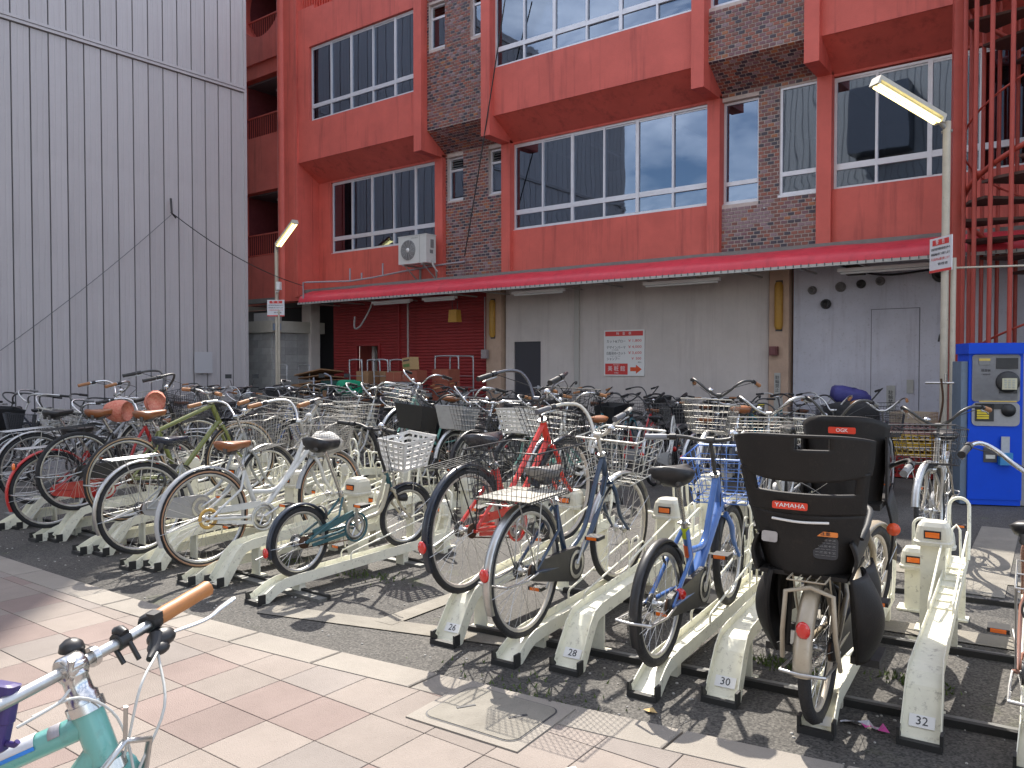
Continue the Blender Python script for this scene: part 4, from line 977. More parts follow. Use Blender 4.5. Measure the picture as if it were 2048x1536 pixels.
# ---------------------------------------------------------------- bicycle racks
def rack_meshes(high):
    k = 'high' if high else 'low'
    zk, z2 = (.235,.355) if high else (.09,.135)
    path = [(0,0,.012),(.04,0,.02),(.16,0,zk*.80),(.21,0,zk*.985),(.27,0,zk+.008),(1.15,0,(zk+z2)/2+.005),(2.0,0,z2)]
    if not high: path = [(0,0,.012),(.03,0,.016),(.14,0,.072),(.2,0,.09),(.27,0,.095),(1.1,0,.115),(1.85,0,.135)]
    ws = [.072,.071,.066,.062,.058,.050,.047] if high else [.062,.06,.054,.05,.05,.048,.046]
    def CH(m):
        prof = []
        for w_ in ws:
            h_ = .040; d_ = .030; t = .004; prof.append([(-w_-t,h_),(-w_-t,-d_),(-w_,-d_),(-w_,-t),(w_,-t),(w_,-d_),(w_+t,-d_),(w_+t,h_),(w_,h_),(w_,0),(-w_,0),(-w_,h_)])
        m.sweep(path, prof)
        for i in range(7):
            x_ = 1.0+i*.12
            z_ = zk+(z2-zk)*(x_-.25)/1.75; m.box((x_,0,z_+.006), (.02,.085,.010))
    def GR(m):
        for s_ in (1,-1):
            w_ = .052*s_; x0, x1 = (.85,1.75) if high else (.75,1.6); f = lambda x: zk+(z2-zk)*(x-.25)/1.75
            m.tube([(x0,w_,f(x0)+.03),(x0+.0,w_,f(x0)+.08),(x0+.02,w_,f(x0)+.095),(x1-.03,w_*1.1,f(x1)+.22),(x1,w_*1.1,f(x1)+.20),(x1,w_,f(x1)+.03)], .0065, 6)
    def HP(m):
        x_ = 1.93 if high else 1.78; z0 = z2+.01; H = .36
        pts = [(x_-.06,-.055,z0),(x_+.0,-.055,z0+.12),(x_+.03,-.052,z0+H-.06)]+[(x_+.035, -.052*math.cos(R(a)), z0+H-.06+.05*math.sin(R(a))) for a in range(20,180,20)]+[(x_+.03,.052,z0+H-.06),(x_,.055,z0+.12),(x_-.06,.055,z0)]
        m.tube(pts, .010, 8)
        m.tube([(x_-.25,-.03,z0),(x_-.2,-.02,z0+.2),(x_-.17,0,z0+.22),(x_-.2,.02,z0+.2),(x_-.25,.03,z0)], .007, 6)
    def PS(m, x_=0, h_=.2):
        if high: m.box((x_,0,h_/2-.005), (.016,.085,h_)); m.box((x_,.0,.006), (.11,.12,.010))
        else: m.box((x_,0,h_/2-.005), (.05,.08,h_))
    posts = [mk(('ps', k, x_), 'support_post', CREAM, lambda m, x_=x_, h_=h_: PS(m, x_, h_)) for x_, h_ in (((.34,.235),(1.3,.29),(1.9,.33)) if high else ((.34,.08),(1.3,.1),(1.75,.115)))]
    def FT(m):
        w_ = .077 if high else .067
        m.box((-.012,0,.012), (.03,w_*2+.01,.026), taper=.96); 
        for s_ in (1,-1): m.box((.006,s_*w_,.036), (.05,.012,.062))
    return {n: mk((n,k), n, mt, f) for n, mt, f in (('channel', CREAM, CH), ('guard_rails', CREAM, GR), ('wheel_hoop', CREAM, HP), ('foot_cap', BLACKM, FT))}, posts
def rack(x, y, ang, high, num=None, lat=.1, lock=True, label=None, lamp=True, sl=None):
    r = empty('bicycle_rack', (x, y, -.012), R(ang), label, 'bicycle rack', 'cream wheel channel bicycle racks')
    ms, posts = rack_meshes(high)
    for n, me in ms.items(): link(n, me, r)
    for me in posts: link('support_post', me, r)
    if num:
        Mx = Matrix.Translation((.075,0,.071) if high else (.062,0,.034))@Matrix.Rotation(-(R(53) if high else R(27)), 4, 'Y')@Matrix.Rotation(R(-90), 4, 'Z')
        pl_ = link('number_plate', mk(('np',), 'number_plate', WHITEP, lambda mm: mm.box((0,0,.0045), (.095,.05,.0016))), r, M=Mx)
        text(num, .048, INK, pl_, Matrix.Translation((0,0,.0062)))
    if lock:
        sx = sl if sl is not None else (1.55 if high else 2.02); h = .50 if high else .26
        b = link('lock_post', mk(('lp', high), 'lock_post', CREAM, lambda m: (m.box((0,0,h/2+.01), (.105 if high else .085,.125 if high else .10,h)), m.box((0,0,.008), (.14,.18,.012)))), r, (sx, lat, 0))
        def LB(m):
            f = lambda s_: [(a*s_, c*s_) for a, c in rrect(.155 if high else .13,.175 if high else .145,.038,3)]
            lv = [(.0,1.12),(.018,1.14),(.026,1.04),(.07,1.0),(.105,.92),(.128,.72),(.134,.4)]; k = len(f(1)); vs = []
            for z_, s_ in lv: vs += [(a, c, h+z_) for a, c in f(s_)]
            m.add(vs, [(i*k+j, i*k+(j+1) % k, (i+1)*k+(j+1) % k, (i+1)*k+j) for i in range(len(lv)-1) for j in range(k)]+[tuple(range((len(lv)-1)*k, len(lv)*k)), tuple(range(k-1,-1,-1))], 0, False)
        lb = link('lock_box', mk(('lb', high), 'lock_box', CREAMP, LB), b)
        if lamp:
            link('lamp_window', mk(('lw', high), 'lamp_window', [BLACKP, ORANGER], lambda m: (m.box((-.064-(.012 if high else 0),0,h+.062), (.012,.085,.045)), m.box((-.071-(.012 if high else 0),0,h+.062), (.006,.070,.030), 1))), lb)
    return r
# ---------------------------------------------------------------- front rows: racks
BLK = (RUBBER, None); TANW = (RUBBER, mat('tan_sidewall', (.42,.24,.14), .7, noise=.2)); GUMT = (RUBBER, mat('gum_sidewall', (.30,.20,.11), .7))
WHP = paint((.62,.60,.55)); SILV = (.42,.43,.44); NAVY = (.02,.03,.06); REDB = (.66,.035,.02); BLUE = (.07,.17,.46); OLIV = (.16,.18,.045); BEIG = (.45,.38,.26)
TEAL = (.02,.10,.12); MINT = (.18,.42,.36); WHT = (.62,.61,.57); BLKB = (.02,.02,.022)
BRN = plas((.24,.085,.03), .35); BRNG = plas((.33,.15,.06), .6); PINK = plas((.42,.28,.25), .5); WPL = plas((.62,.61,.58), .5); GPL = plas((.36,.36,.36), .5)
SRB = mat('galv_wire', (.45,.43,.39), .45, .5, noise=.3, dirt=.5); BWR = plas((.05,.05,.055), .4); WWR = plas((.55,.53,.47), .45)
G1 = [(-2.90,3.18,1,'26','the red bicycle'),(-2.46,3.15,0,None,'the dark blue bicycle with the rear wire basket'),(-2.166,3.256,1,'28','nothing, left of the blue bicycle'),(-1.718,3.217,0,None,'the bright blue bicycle'),
      (-1.417,3.374,1,'30','nothing, left of the bicycle with black child seats'),(-.985,3.33,0,'31','the bicycle with black child seats'),(-.627,3.47,1,'32','nothing at the right end of the row'),(-.24,3.47,0,None,'the brown bicycle cut off by the right edge')]
G2 = [(-4.356,3.0,0,None,'the small green folding bicycle'),(-4.93,3.07,1,None,'nothing, left of the small green folding bicycle'),(-5.118,2.977,0,None,'the white bicycle with tan tyres'),(-5.67,3.03,1,None,'nothing, left of the white bicycle with tan tyres'),
      (-5.85,2.94,0,None,'the silver bicycle with yellow sticker'),(-6.45,3.03,1,None,'the olive green bicycle'),(-6.62,2.94,0,None,'nothing, left of the olive green bicycle'),(-7.27,3.03,1,None,'the black bicycle with orange bar mitts'),
      (-7.41,2.93,0,None,'the bicycle with red rear mudguard'),(-8.13,3.05,1,None,'the grey bicycle cut off by the left edge'),(-8.2,2.93,0,None,'nothing at the far left of the front row')]
AN1 = 94.5
for (x, y, h, num, who) in G1:
    rack(x, y, AN1, h, num, .1 if h else -.13, True, ('high' if h else 'low')+' cream rack channel'+(' numbered '+num if num else '')+' under '+who, sl=1.58 if h else 2.08)
for (x, y, h, num, who) in G2:
    rack(x, y, 90, h, num, -.17 if h else .13, True, ('high' if h else 'low')+' cream rack channel under '+who, sl=1.15 if h else 1.9)
def rail(pts, label):
    m = MB(); z = -.012
    for a, b in zip(pts, pts[1:]):
        a = V((*a, z)); b = V((*b, z)); d = (b-a).normalized(); n = V((-d.y, d.x, 0))
        for off, h in ((0,.018),(-.026,.032)):
            m.add([a+n*off, b+n*off, b+n*(off+(.065 if off == 0 else .028)), a+n*(off+(.065 if off == 0 else .028)), a+n*off+V((0,0,h)), b+n*off+V((0,0,h)), b+n*(off+(.065 if off == 0 else .028))+V((0,0,h)), a+n*(off+(.065 if off == 0 else .028))+V((0,0,h))], [(0,3,2,1),(4,5,6,7),(0,1,5,4),(1,2,6,5),(2,3,7,6),(3,0,4,7)], 0 if off == 0 else 1)
    m.build('base_rail', [GALV, BLACKM], label=label, cat='rail', group='steel base rails under the racks')
def off(p, s, ang): return (p[0]+s*math.cos(R(ang)), p[1]+s*math.sin(R(ang)))
rail([(-2.95,3.45),(.9,3.95)], 'dark steel base rail under the front of racks 26 to 32')
rail([(-2.95,4.42),(.9,4.93)], 'dark steel base rail under the middle of racks 26 to 32')
rail([(-2.95,5.55),(.9,6.02)], 'dark steel base rail behind the lock posts of racks 26 to 32')
rail([(-4.05,3.33),(-9,3.33)], 'black base rail under the front of the left hand group of racks')
rail([(-4.15,4.35),(-9,4.35)], 'black base rail under the middle of the left hand group of racks')
def inrack(f, ang, high, s, **sp):
    x, y = off(f, s, ang); z = (.235+(s-.2)*.07 if s > .2 else .2) if high else (.088+max(0, s-.2)*.03 if s > .12 else .035)
    z += -.012+.004
    return bike(dict(loc=(x, y, z), yaw=ang, pitch=math.atan(.07 if high else .028), **sp))
# red bicycle, rack 26
inrack((-2.90,3.18), AN1, 1, .22, label='red step-through bicycle raised on high rack 26, twisted black handlebar and dark mudguards', c=REDB, style='stag', R=.35, WB=1.12, det=2, tr=.02, fender=(.008,.014,.028), sad=plas((.03,.03,.035),.25), sw=.23,
    bar='high', barm=mat('black_chrome', (.12,.12,.13), .2, .8), grip=BLACKM, basket=('wire', BLACKM, (.32,.46,.26,.36,.27)), steer=-4, btilt=-16, rear='rack', rearm=BLACKM, ccm=paint(REDB), ccc='r', cc='guard', cog='cog', ra=180, stem=.16, lamp=0, belly=1.6, stand='upside', rim=mat('rim_beige', (.5,.45,.4), .4, .3, dirt=.4), crank=-40)
# dark blue bicycle, rack 27
inrack((-2.46,3.15), AN1, 0, .20, label='dark blue loop frame bicycle with a large black wire rear basket and silver mudguards', c=(.02,.045,.09), style='loop', R=.345, WB=1.14, det=2, tr=.017, fender='chrome', rear='basket', rearm=ALLOY, bar='high', barm=mat('beige_bar', (.55,.52,.45), .35, .3), grip=plas((.12,.12,.13),.6),
    basket=('wide', WWR, (.32,.44,.26,.36,.27)), ccm=BLACKP, ccc='k', cc='case', ra=170, reflm=REDR, steer=-6, sad=plas((.18,.17,.16),.4), stand='up', crank=60, rim=mat('rim_beige2', (.5,.47,.42), .4, .4, dirt=.4))
# bright blue bicycle, rack 29
blue_root, S_, K_ = inrack((-1.718,3.217), AN1, 0, .20, label='bright blue small wheeled bicycle with black saddle and blue wire front basket', c=BLUE, style='thick', R=.288, WB=1.04, det=2, tr=.02, fat=.024, fender='black', bar='flat', barm=STEELD, grip=plas((.25,.26,.28),.5), st=.36, sh=.66, sw=.235, bbz=.27,
    basket=('wide', paint((.12,.25,.6)), (.30,.42,.26,.34,.25)), ccm=BLACKP, ccc='k', cc='case', steer=3, stand='up', refl=0, head=.22, stem=.22, cog='cog', lock=1, crank=75, lamp=0)
m = MB(); p = V((.08,-.075,.33)); m.lathe([(0,0),(.026,0),(.028,.008),(0,.016)], 14, 0, p, Matrix.Rotation(R(-90), 3, 'Y')); m.tube([p+V((.01,0,0)), V((.1,-.05,.36))], .006, 5, 1); m.build('rear_reflector', [REDR, BLACKP], blue_root)
mt = K_['BB']+V((-math.cos(R(71)),0,math.sin(R(71))))*.28
m = MB(); m.tube([mt, mt+V((-math.cos(R(71)),0,math.sin(R(71))))*.06], .0215, 10); m.build('yellow_sticker', plas((.55,.65,.02),.5), blue_root)
m = MB(); mt2 = K_['BB']+V((-math.cos(R(71)),0,math.sin(R(71))))*.17; m.tube([mt2, mt2+V((-math.cos(R(71)),0,math.sin(R(71))))*.07], .0214, 10); m.build('orange_sticker', plas((.7,.12,.03),.5), blue_root)
# e-bike with child seats, rack 31
er, ES, EK = inrack((-.985,3.33), AN1, 0, .06, label='beige electric bicycle carrying two big black child seats, in rack 31', c=(.36,.30,.21), style='mono', R=.30, WB=1.12, det=2, tr=.022, fat=.028, fend=182, fender=(.40,.34,.25), fw=.036, bar='swan', barm=BLACKP, grip=plas((.2,.2,.2),.5), steer=-12,
    rear='rack', rearm=plas((.40,.34,.25),.4), ccm=BLACKP, ccc='k', cc='case', stem=.10, head=.22, st=.34, sh=.52, stand='up', ra=150, lean=0, lamp=0, rim=mat('rim_cream', (.5,.44,.36), .5), lock=1, bh=.8)
BS = mat('child_seat_plastic', (.016,.0145,.014), .55, spec=.3, noise=.25, nscale=5, bump=.15, bscale=220, dirt=.15)
def seat_plate(name, par, M, x0, w0, w1, z0, z1, lean, wrap, hole=None, th=.008, nu=20, nv=16, rnd_top=.12):
    def P(u, v_):
        s_ = (u-.5)*2; wv = w0+(w1-w0)*v_; q = abs(s_)
        z = z0+(z1-z0)*v_-(rnd_top*(z1-z0)*(q**4)*v_)
        return (x0-lean*v_+wrap*(q**2.2), s_*wv, z)
    m = MB(); m.shell(P, nu, nv, th, hole); return m.build(name, BS, par, M=M)
I4 = Matrix.Identity(4)
cs = link('rear_child_seat', (lambda m: (m.shell(lambda u, v_: (-.16+.10*(abs(u-.5)*2)**2.2-.02-.07*v_*.5, (u-.5)*2*(.150+.055*v_), .62+.30*v_), 20, 14, .010), m)[1])(MB()).mesh('rear_child_seat', BS), er, M=Matrix.Translation((.02,.035,.64))@Matrix.Diagonal((1,1.08,.86,1))@Matrix.Translation((0,0,-.62)))
def hbk(u, v_): return (.12 < v_ < .80 and .16 < u < .84)
m = MB()    # mid frame with the see-through opening
def Pm(u, v_):
    s_ = (u-.5)*2; return (-.215+.10*abs(s_)**2.2-.045*v_, s_*(.205+.022*v_), .915+.20*v_)
m.shell(Pm, 24, 16, .012, lambda u, v_: (v_ > .50 and v_ < .97 and .10 < u < .86))
m.build('backrest', BS, cs)
m = MB()
def Ph(u, v_):
    s_ = (u-.5)*2; q = abs(s_); return (-.275+.13*q**2.4-.03*v_, s_*(.245-.012*(1-v_)-.035*max(0, .35-v_)*(1 if s_ > 0 else .4)), 1.075+.215*v_-.028*q**4*v_+.03*(1-v_)*q**3)
m.shell(Ph, 26, 16, .014, lambda u, v_: (.70 < v_ < .92 and .26 < u < .50)); m.build('headrest', BS, cs)
m = MB(); m.shell(lambda u, v_: (-.262, .0+.125*u, 1.20+.08*v_), 3, 2, .006); m.build('grip_recess', mat('deep_black', (.008,.008,.008), .6), cs)
m = MB()
m.shell(lambda u, v_: (-.17+.42*u, .165-.02*u+.02*math.sin(v_*3.1), .62+.17*v_+.03*u), 12, 6, .01); m.shell(lambda u, v_: (-.17+.42*u, -.165+.02*u-.02*math.sin(v_*3.1), .62+.17*v_+.03*u), 12, 6, .01)
m.bb((-.17,-.155,.61), (.22,.155,.63)); m.build('seat_tub', BS, cs)
m = MB(); m.tube(crv([(-.10,.19,.80),(.0,.20,.86),(.14,.17,.90),(.20,.0,.91),(.14,-.17,.90),(.0,-.20,.86),(-.10,-.19,.80)]), .011, 8); m.build('hand_bar', BLACKM, cs)
m = MB(); m.tube(crv([(-.185,.10,1.07),(-.18,-.0,1.05),(-.165,-.10,.97)]), .011, 5, flat=.25); m.tube(crv([(-.185,-.10,1.07),(-.19,-.02,1.0),(-.17,.10,.95)]), .008, 5, flat=.25); m.build('belt', BLACKM, cs)
for s_ in (1, -1):
    m = MB()
    def Pl(u, v_, s_=s_):
        a = (u-.5)*2; wv = .5+.5*math.sin(math.pi*min(1, .25+v_*.75)); return (-.06+.13*a*wv+.05*v_, s_*(.140+.105*math.sin(math.pi*(.12+.75*v_))*(1-.75*a*a)), .60-.36*v_)
    m.shell(Pl, 16, 16, .012); m.build('leg_guard', BS, er, (0,0,.05))
    m = MB()
    def Pl2(u, v_, s_=s_):
        a = (u-.5)*2; return (.12+.11*a, s_*(.15+.06*math.sin(math.pi*(.15+.75*v_))*(1-.7*a*a)), .60-.27*v_)
    m.shell(Pl2, 10, 10, .01); m.build('leg_guard', BS, er, (0,0,.05))
    m = MB(); m.box((.10, s_*.17, .27), (.17,.11,.03)); m.tube([(.03, s_*.14, .27), (.02, s_*.12, .58)], .012, 6); m.build('foot_rest', BLACKM, er)
def sticker(par, c, nrm_x, w_, h_, mt, txt=None, ts=.03, tm=None, yrot=0):
    Mx = Matrix.Translation(c)@Matrix.Rotation(R(yrot), 4, 'Z')@Matrix.Rotation(R(-90), 4, 'Z')@Matrix.Rotation(R(90+nrm_x), 4, 'X')
    m = MB(); pl_ = rrect(w_, h_, min(w_, h_)*.2, 3); k = len(pl_); m.add([(a, b, 0) for a, b in pl_]+[(a, b, .002) for a, b in pl_], [(i, (i+1) % k, k+(i+1) % k, k+i) for i in range(k)]+[tuple(range(k, 2*k))])
    o = m.build('label_plate', mt, par, M=Mx)
    if txt: text(txt, ts, tm or WHITEP, o, Matrix.Translation((0,0,.003)), 'lettering')
    return o
REDL = plas((.70,.05,.02), .4)
sticker(cs, (-.2385,.03,.955), -9, .125, .034, REDL, 'YAMAHA', .026)
sticker(cs, (-.196,-.085,.83), -6, .085, .022, plas((.75,.22,.04),.5), '注意', .018, INK, yrot=4)
o = sticker(cs, (-.1895,-.085,.765), -6, .085, .10, INK, None, yrot=4)
for k in range(6): text('ーーーー' if k % 2 else '一二三十工', .010, plas((.3,.3,.3),.5), o, Matrix.Translation((0,.036-.014*k,.003)), fit=.07)
sticker(cs, (-.187,.115,.79), -6, .06, .05, plas((.4,.38,.37),.5), None, yrot=-7)
m = MB(); m.tube(crv([(-.21,.10,.885),(-.222,.0,.88),(-.21,-.10,.885)]), .006, 6); m.build('trim_strip', WHITEP, cs)
m = MB(); m.tube([(-.16,.11,.30),(-.20,.10,.42),(-.19,.09,.58),(-.17,0,.60),(-.19,-.09,.58),(-.20,-.10,.42),(-.05,-.09,.24)], .010, 7); m.build('seat_carrier_tube', plas((.42,.36,.27),.4), er)
# front child seat
fcs = link('front_child_seat', (lambda m: (m.shell(lambda u, v_: (.60+.16*(abs(u-.5)*2)**2.2-.04*v_, (u-.5)*2*(.15+.045*v_), .80+.44*v_-.05*(abs(u-.5)*2)**4*v_), 20, 16, .012), m)[1])(MB()).mesh('front_child_seat', BS), er, M=Matrix.Translation((-.03,.03,-.02)))
m = MB(); m.shell(lambda u, v_: (.66+.30*u, .19-.03*u, .84+.30*v_*(1-.4*u)), 10, 8, .01); m.shell(lambda u, v_: (.66+.30*u, -.19+.03*u, .84+.30*v_*(1-.4*u)), 10, 8, .01); m.bb((.62,-.17,.80),(.95,.17,.825)); m.build('seat_tub', BS, fcs)
m = MB(); m.shell(lambda u, v_: (.72+.16*u, -.18-.03*math.sin(3*v_), .83-.33*v_+.05*u), 8, 8, .01); m.shell(lambda u, v_: (.72+.16*u, .18+.03*math.sin(3*v_), .83-.33*v_+.05*u), 8, 8, .01); m.build('leg_guard', BS, fcs)
sticker(fcs, (.552,-.015,1.175), -4, .12, .03, REDL, 'OGK', .024)
m = MB(); m.lathe([(0,0),(.03,0),(.03,.008),(0,.014)], 16, 0, (.72,-.215,.70), Matrix.Rotation(R(-90), 3, 'Y')); m.build('side_reflector', plas((.8,.10,.03),.25), fcs)
m = MB(); m.bb((.25,-.05,.36),(.37,.05,.68)); m.build('battery', BLACKP, er)
# brown bicycle at the right edge
inrack((-.24,3.47), AN1, 0, .02, label='brown bicycle with chrome swept handlebar, cut off by the right edge of the picture', c=(.35,.17,.12), style='loop', R=.335, det=1, fender='chrome', rear='rack', ccm=plas((.25,.12,.09),.5), ccc='b', crank=185, steer=0)
# left hand group
inrack((-4.356,3.0), 90, 0, .36, label='small green and cream folding bicycle with white plastic basket', c=TEAL, fc=(.45,.41,.30), style='fold', R=.238, WB=.98, det=2, fat=.021, fender=(.02,.03,.05), bar='flat', barm=BLACKP, grip=BLACKM, head=.14, stem=.36, bbz=.26, st=.26, sh=.66, sw=.22, sadt=8,
    basket=('slot', WPL, (.24,.33,.22,.30,.22)), bz=.16, ccm=paint(TEAL), ccc='t', cc='guard', steer=-8, ra=185, stand='upside', fend=195, lamp=2, crank=95)
inrack((-5.118,2.977), 90, 0, .16, label='white bicycle with tan wall tyres, brown saddle and a gold ring at the rear hub', c=(.60,.60,.57), style='thick', R=.345, WB=1.12, det=2, tr=.019, tyre=TANW, fender=SILV, sad=BRN, sadc='b', bar='high', barm=ALLOY, grip=BRNG, gripc='b', cog='gold', ccm=plas((.6,.6,.57),.4), ccc='w', cc='guard',
    basket=('mesh', SRB, (.30,.44,.26,.34,.24)), load=(plas((.55,.54,.52),.6), .62), steer=6, refl=0, stand='upside', bellm=plas((.6,.6,.58),.3), lock=0, stem=.12)
inrack((-5.85,2.94), 90, 0, .13, label='silver bicycle with yellow sticker on its rear mudguard and a black wrapped saddle', c=(.30,.31,.30), style='loop', R=.345, WB=1.12, det=2, fender='chrome', rear='rack', rearm=ALLOY, sad=plas((.02,.025,.04),.2), sadc='x', bar='swan', grip=BRNG, gripc='b', basket=('wire', SRB, (.30,.42,.26,.34,.25)), ccm=plas((.3,.3,.3),.5), ccc='g', steer=10, refl=0, stand='upside')
inrack((-6.45,3.03), 90, 1, .24, label='olive green diamond frame bicycle with brown saddle, raised on a high rack', c=OLIV, style='diamond', R=.345, WB=1.06, det=2, tr=.019, tyre=GUMT, fender=None, sad=BRN, sadc='b', bar='flat', barm=ALLOY, grip=BRNG, gripc='b', ccm=BLACKP, ccc='k', cc='guard', cog='cog', st=.46, sh=.60, head=.2, stem=.10, steer=-6, lock=0, lamp=0, refl=0, crank=10, bellm=BLACKP)
inrack((-7.27,3.03), 90, 1, .22, label='black bicycle with orange patterned bar mitts and a dark mesh basket', c=BLKB, style='loop', R=.345, WB=1.12, det=2, fender=None, sad=BRN, sadc='b', bar='high', barm=STEELD, grip=BLACKM, basket=('mesh', BWR, (.30,.40,.26,.34,.27)), ccm=BLACKP, ccc='k', cc='case', rear='rack', rearm=BLACKM, steer=-10, refl=0)
inrack((-7.41,2.93), 90, 0, .14, label='bicycle with bright red rear mudguard, red chain guard and grey wire basket', c=(.45,.02,.02), style='loop', R=.335, WB=1.10, det=1, fender=(.50,.02,.02), ccm=paint((.50,.02,.02)), ccc='r', cc='case', bar='swan', basket=('wire', SRB, (.32,.42,.28,.34,.25)), grip=BLACKM, steer=8, reflm=ORANGER, ra=140, rear='rack', cog='motor')
inrack((-8.13,3.05), 90, 1, .20, label='grey bicycle at the left edge of the picture, left of the red mudguard', c=(.28,.29,.31), style='stag', R=.335, det=1, fender='chrome', ccm=plas((.3,.3,.32),.5), ccc='g', bar='swan', basket=('wire', SRB, (.32,.42,.28,.34,.25)), grip=BRNG, gripc='b', rear='rack')
# orange patterned mitts on the black bicycle's bar and saddle bag
ORC = mat('orange_patterned_cloth', (.50,.10,.06), .8, noise=.5, nscale=60, c2=(.62,.28,.20), bump=.4, bscale=50)
for (p, a, lb) in (((-7.30,3.60,1.08), 20, 'orange patterned cloth mitt hanging left of the olive bicycle saddle'), ((-6.98,3.78,1.17), -25, 'orange patterned cloth mitt beside the brown saddle of the olive bicycle')):
    o = empty('bar_mitt', p, R(a), lb, 'bar mitt', 'orange cloth bar mitts')
    m = MB(); n1, n2 = 14, 7; vs = []
    for i in range(n2+1):
        t = i/n2; r_ = .062+.028*math.sin(t*2.6); 
        for j in range(n1): aa = 2*math.pi*j/n1; vs.append((-.11+.22*t, r_*math.cos(aa)*(1+.08*math.sin(3*aa+i)), r_*1.15*math.sin(aa)))
    m.add(vs, [(i*n1+j, (i+1)*n1+j, (i+1)*n1+(j+1) % n1, i*n1+(j+1) % n1) for i in range(n2) for j in range(n1)]+[tuple(range(n2*n1, (n2+1)*n1))], 0, True); m.build('sleeve', ORC, o)
    m = MB(); m.lathe([(.0,0),(.058,.002),(.064,.012)], 14, 0, (-.11,0,0), Matrix.Rotation(R(90), 3, 'Y')@Matrix.Diagonal((1.15,1,1)).to_3x3()); m.build('lining', mat('dark_lining', (.05,.015,.04), .8), o)
# ---------------------------------------------------------------- rows behind
CO = [('black',BLKB),('silver',SILV),('navy',NAVY),('white',WHT),('beige',BEIG),('teal',(.02,.16,.20)),('red',(.42,.02,.02)),('mint',MINT),('dark green',(.02,.07,.05)),('brown',(.12,.06,.03)),('blue',(.03,.09,.28)),('grey',(.2,.2,.21)),('champagne',(.36,.32,.26)),('wine',(.14,.015,.03)),('yellow',(.5,.38,.03))]
CD = dict(CO)
BK = {'wire': (('wire', SRB, (.30,.42,.26,.34,.25)), 'a grey wire basket'), 'bwire': (('wire', BWR, (.32,.44,.28,.36,.26)), 'a black wire basket'), 'wide': (('wide', WWR, (.32,.44,.26,.34,.26)), 'a wide barred cream basket'), 'solid': (('solid', GPL, (.27,.36,.25,.32,.24)), 'a grey moulded basket'), 'bsolid': (('solid', BLACKP, (.30,.38,.26,.34,.26)), 'a black moulded basket'), 'slot': (('slot', WPL, (.26,.34,.24,.32,.24)), 'a white slotted basket'), 'mesh': (('mesh', BWR, (.30,.40,.26,.34,.26)), 'a dark mesh basket'), None: (None, 'no basket')}
ORD = ['first','second','third','fourth','fifth','sixth','seventh','eighth','ninth','tenth','eleventh','twelfth','thirteenth','fourteenth','fifteenth','sixteenth','seventeenth','eighteenth','nineteenth','twentieth']
rr = random.Random(23)
DIM = mat('shaded_wire', (.16,.155,.15), .6, .3, noise=.3)  # darker copy of the grey basket wire, imitates shade on the far rows
def autobike(x, y, yaw, z, cname, bk, bar, place, det=0, steer=None, load=None, pitch=0, stand='up', **kw):
    b_, bd = BK[bk]; far_ = y > 8.8  # darker baskets, bars and mudguards on far rows stand in for shade
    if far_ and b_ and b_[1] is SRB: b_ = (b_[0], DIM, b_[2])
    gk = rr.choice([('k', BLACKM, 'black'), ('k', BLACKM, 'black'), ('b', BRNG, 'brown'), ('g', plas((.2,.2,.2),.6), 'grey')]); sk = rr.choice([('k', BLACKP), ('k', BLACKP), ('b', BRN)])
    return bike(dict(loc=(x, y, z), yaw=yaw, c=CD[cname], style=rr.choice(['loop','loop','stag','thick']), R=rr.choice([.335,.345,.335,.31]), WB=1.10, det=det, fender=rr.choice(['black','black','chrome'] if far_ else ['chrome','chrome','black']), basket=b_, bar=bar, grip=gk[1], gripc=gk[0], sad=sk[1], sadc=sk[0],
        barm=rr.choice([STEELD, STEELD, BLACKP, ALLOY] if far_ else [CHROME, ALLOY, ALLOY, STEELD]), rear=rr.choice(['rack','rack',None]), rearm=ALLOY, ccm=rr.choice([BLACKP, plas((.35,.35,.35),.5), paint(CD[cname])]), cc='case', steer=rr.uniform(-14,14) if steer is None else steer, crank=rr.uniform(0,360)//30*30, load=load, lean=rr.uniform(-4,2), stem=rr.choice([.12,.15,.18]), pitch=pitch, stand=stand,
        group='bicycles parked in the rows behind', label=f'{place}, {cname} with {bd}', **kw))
# row 2: in the racks that open towards the building
cols2 = [('champagne','bwire','swan'),('beige','wide','high'),('silver','wire','swan'),('navy','wire','swan'),('white','wide','swan'),('mint','slot','swan'),('black','bwire','flat'),('white','solid','high'),('black','bsolid','swan'),('mint','wire','swan'),('silver','wide','high'),('champagne','wire','swan'),('white','wide','high'),('blue','wire','swan')]
x = -2.05; i = 0
row2 = []
for i in range(14):
    gx = [-1.18,-1.95,-2.35,-2.85,-4.4,-4.85,-5.3,-5.7,-6.2,-6.6,-7.1,-7.6,-8.2,-8.9][i]
    row2.append((gx, 7.35+(.12*gx+.2 if gx > -3 else 0)+(.15 if i % 2 else 0), cols2[i], i))
for (gx, gy, (c_, bk, bar), i) in row2:
    an = AN1+180 if gx > -3 else 270; hi = i in (3,9)
    rack(*off((gx, gy), -.25, an), an, hi, None, .1, True, f'cream rack channel facing the building, {ORD[i]} from the right in the second row', lamp=True, sl=1.55)
    autobike(gx, gy, an, .24 if hi else .095, c_, bk, bar, f'{ORD[i]} bicycle from the right in the second row', det=1, pitch=math.atan(.07 if hi else .03))
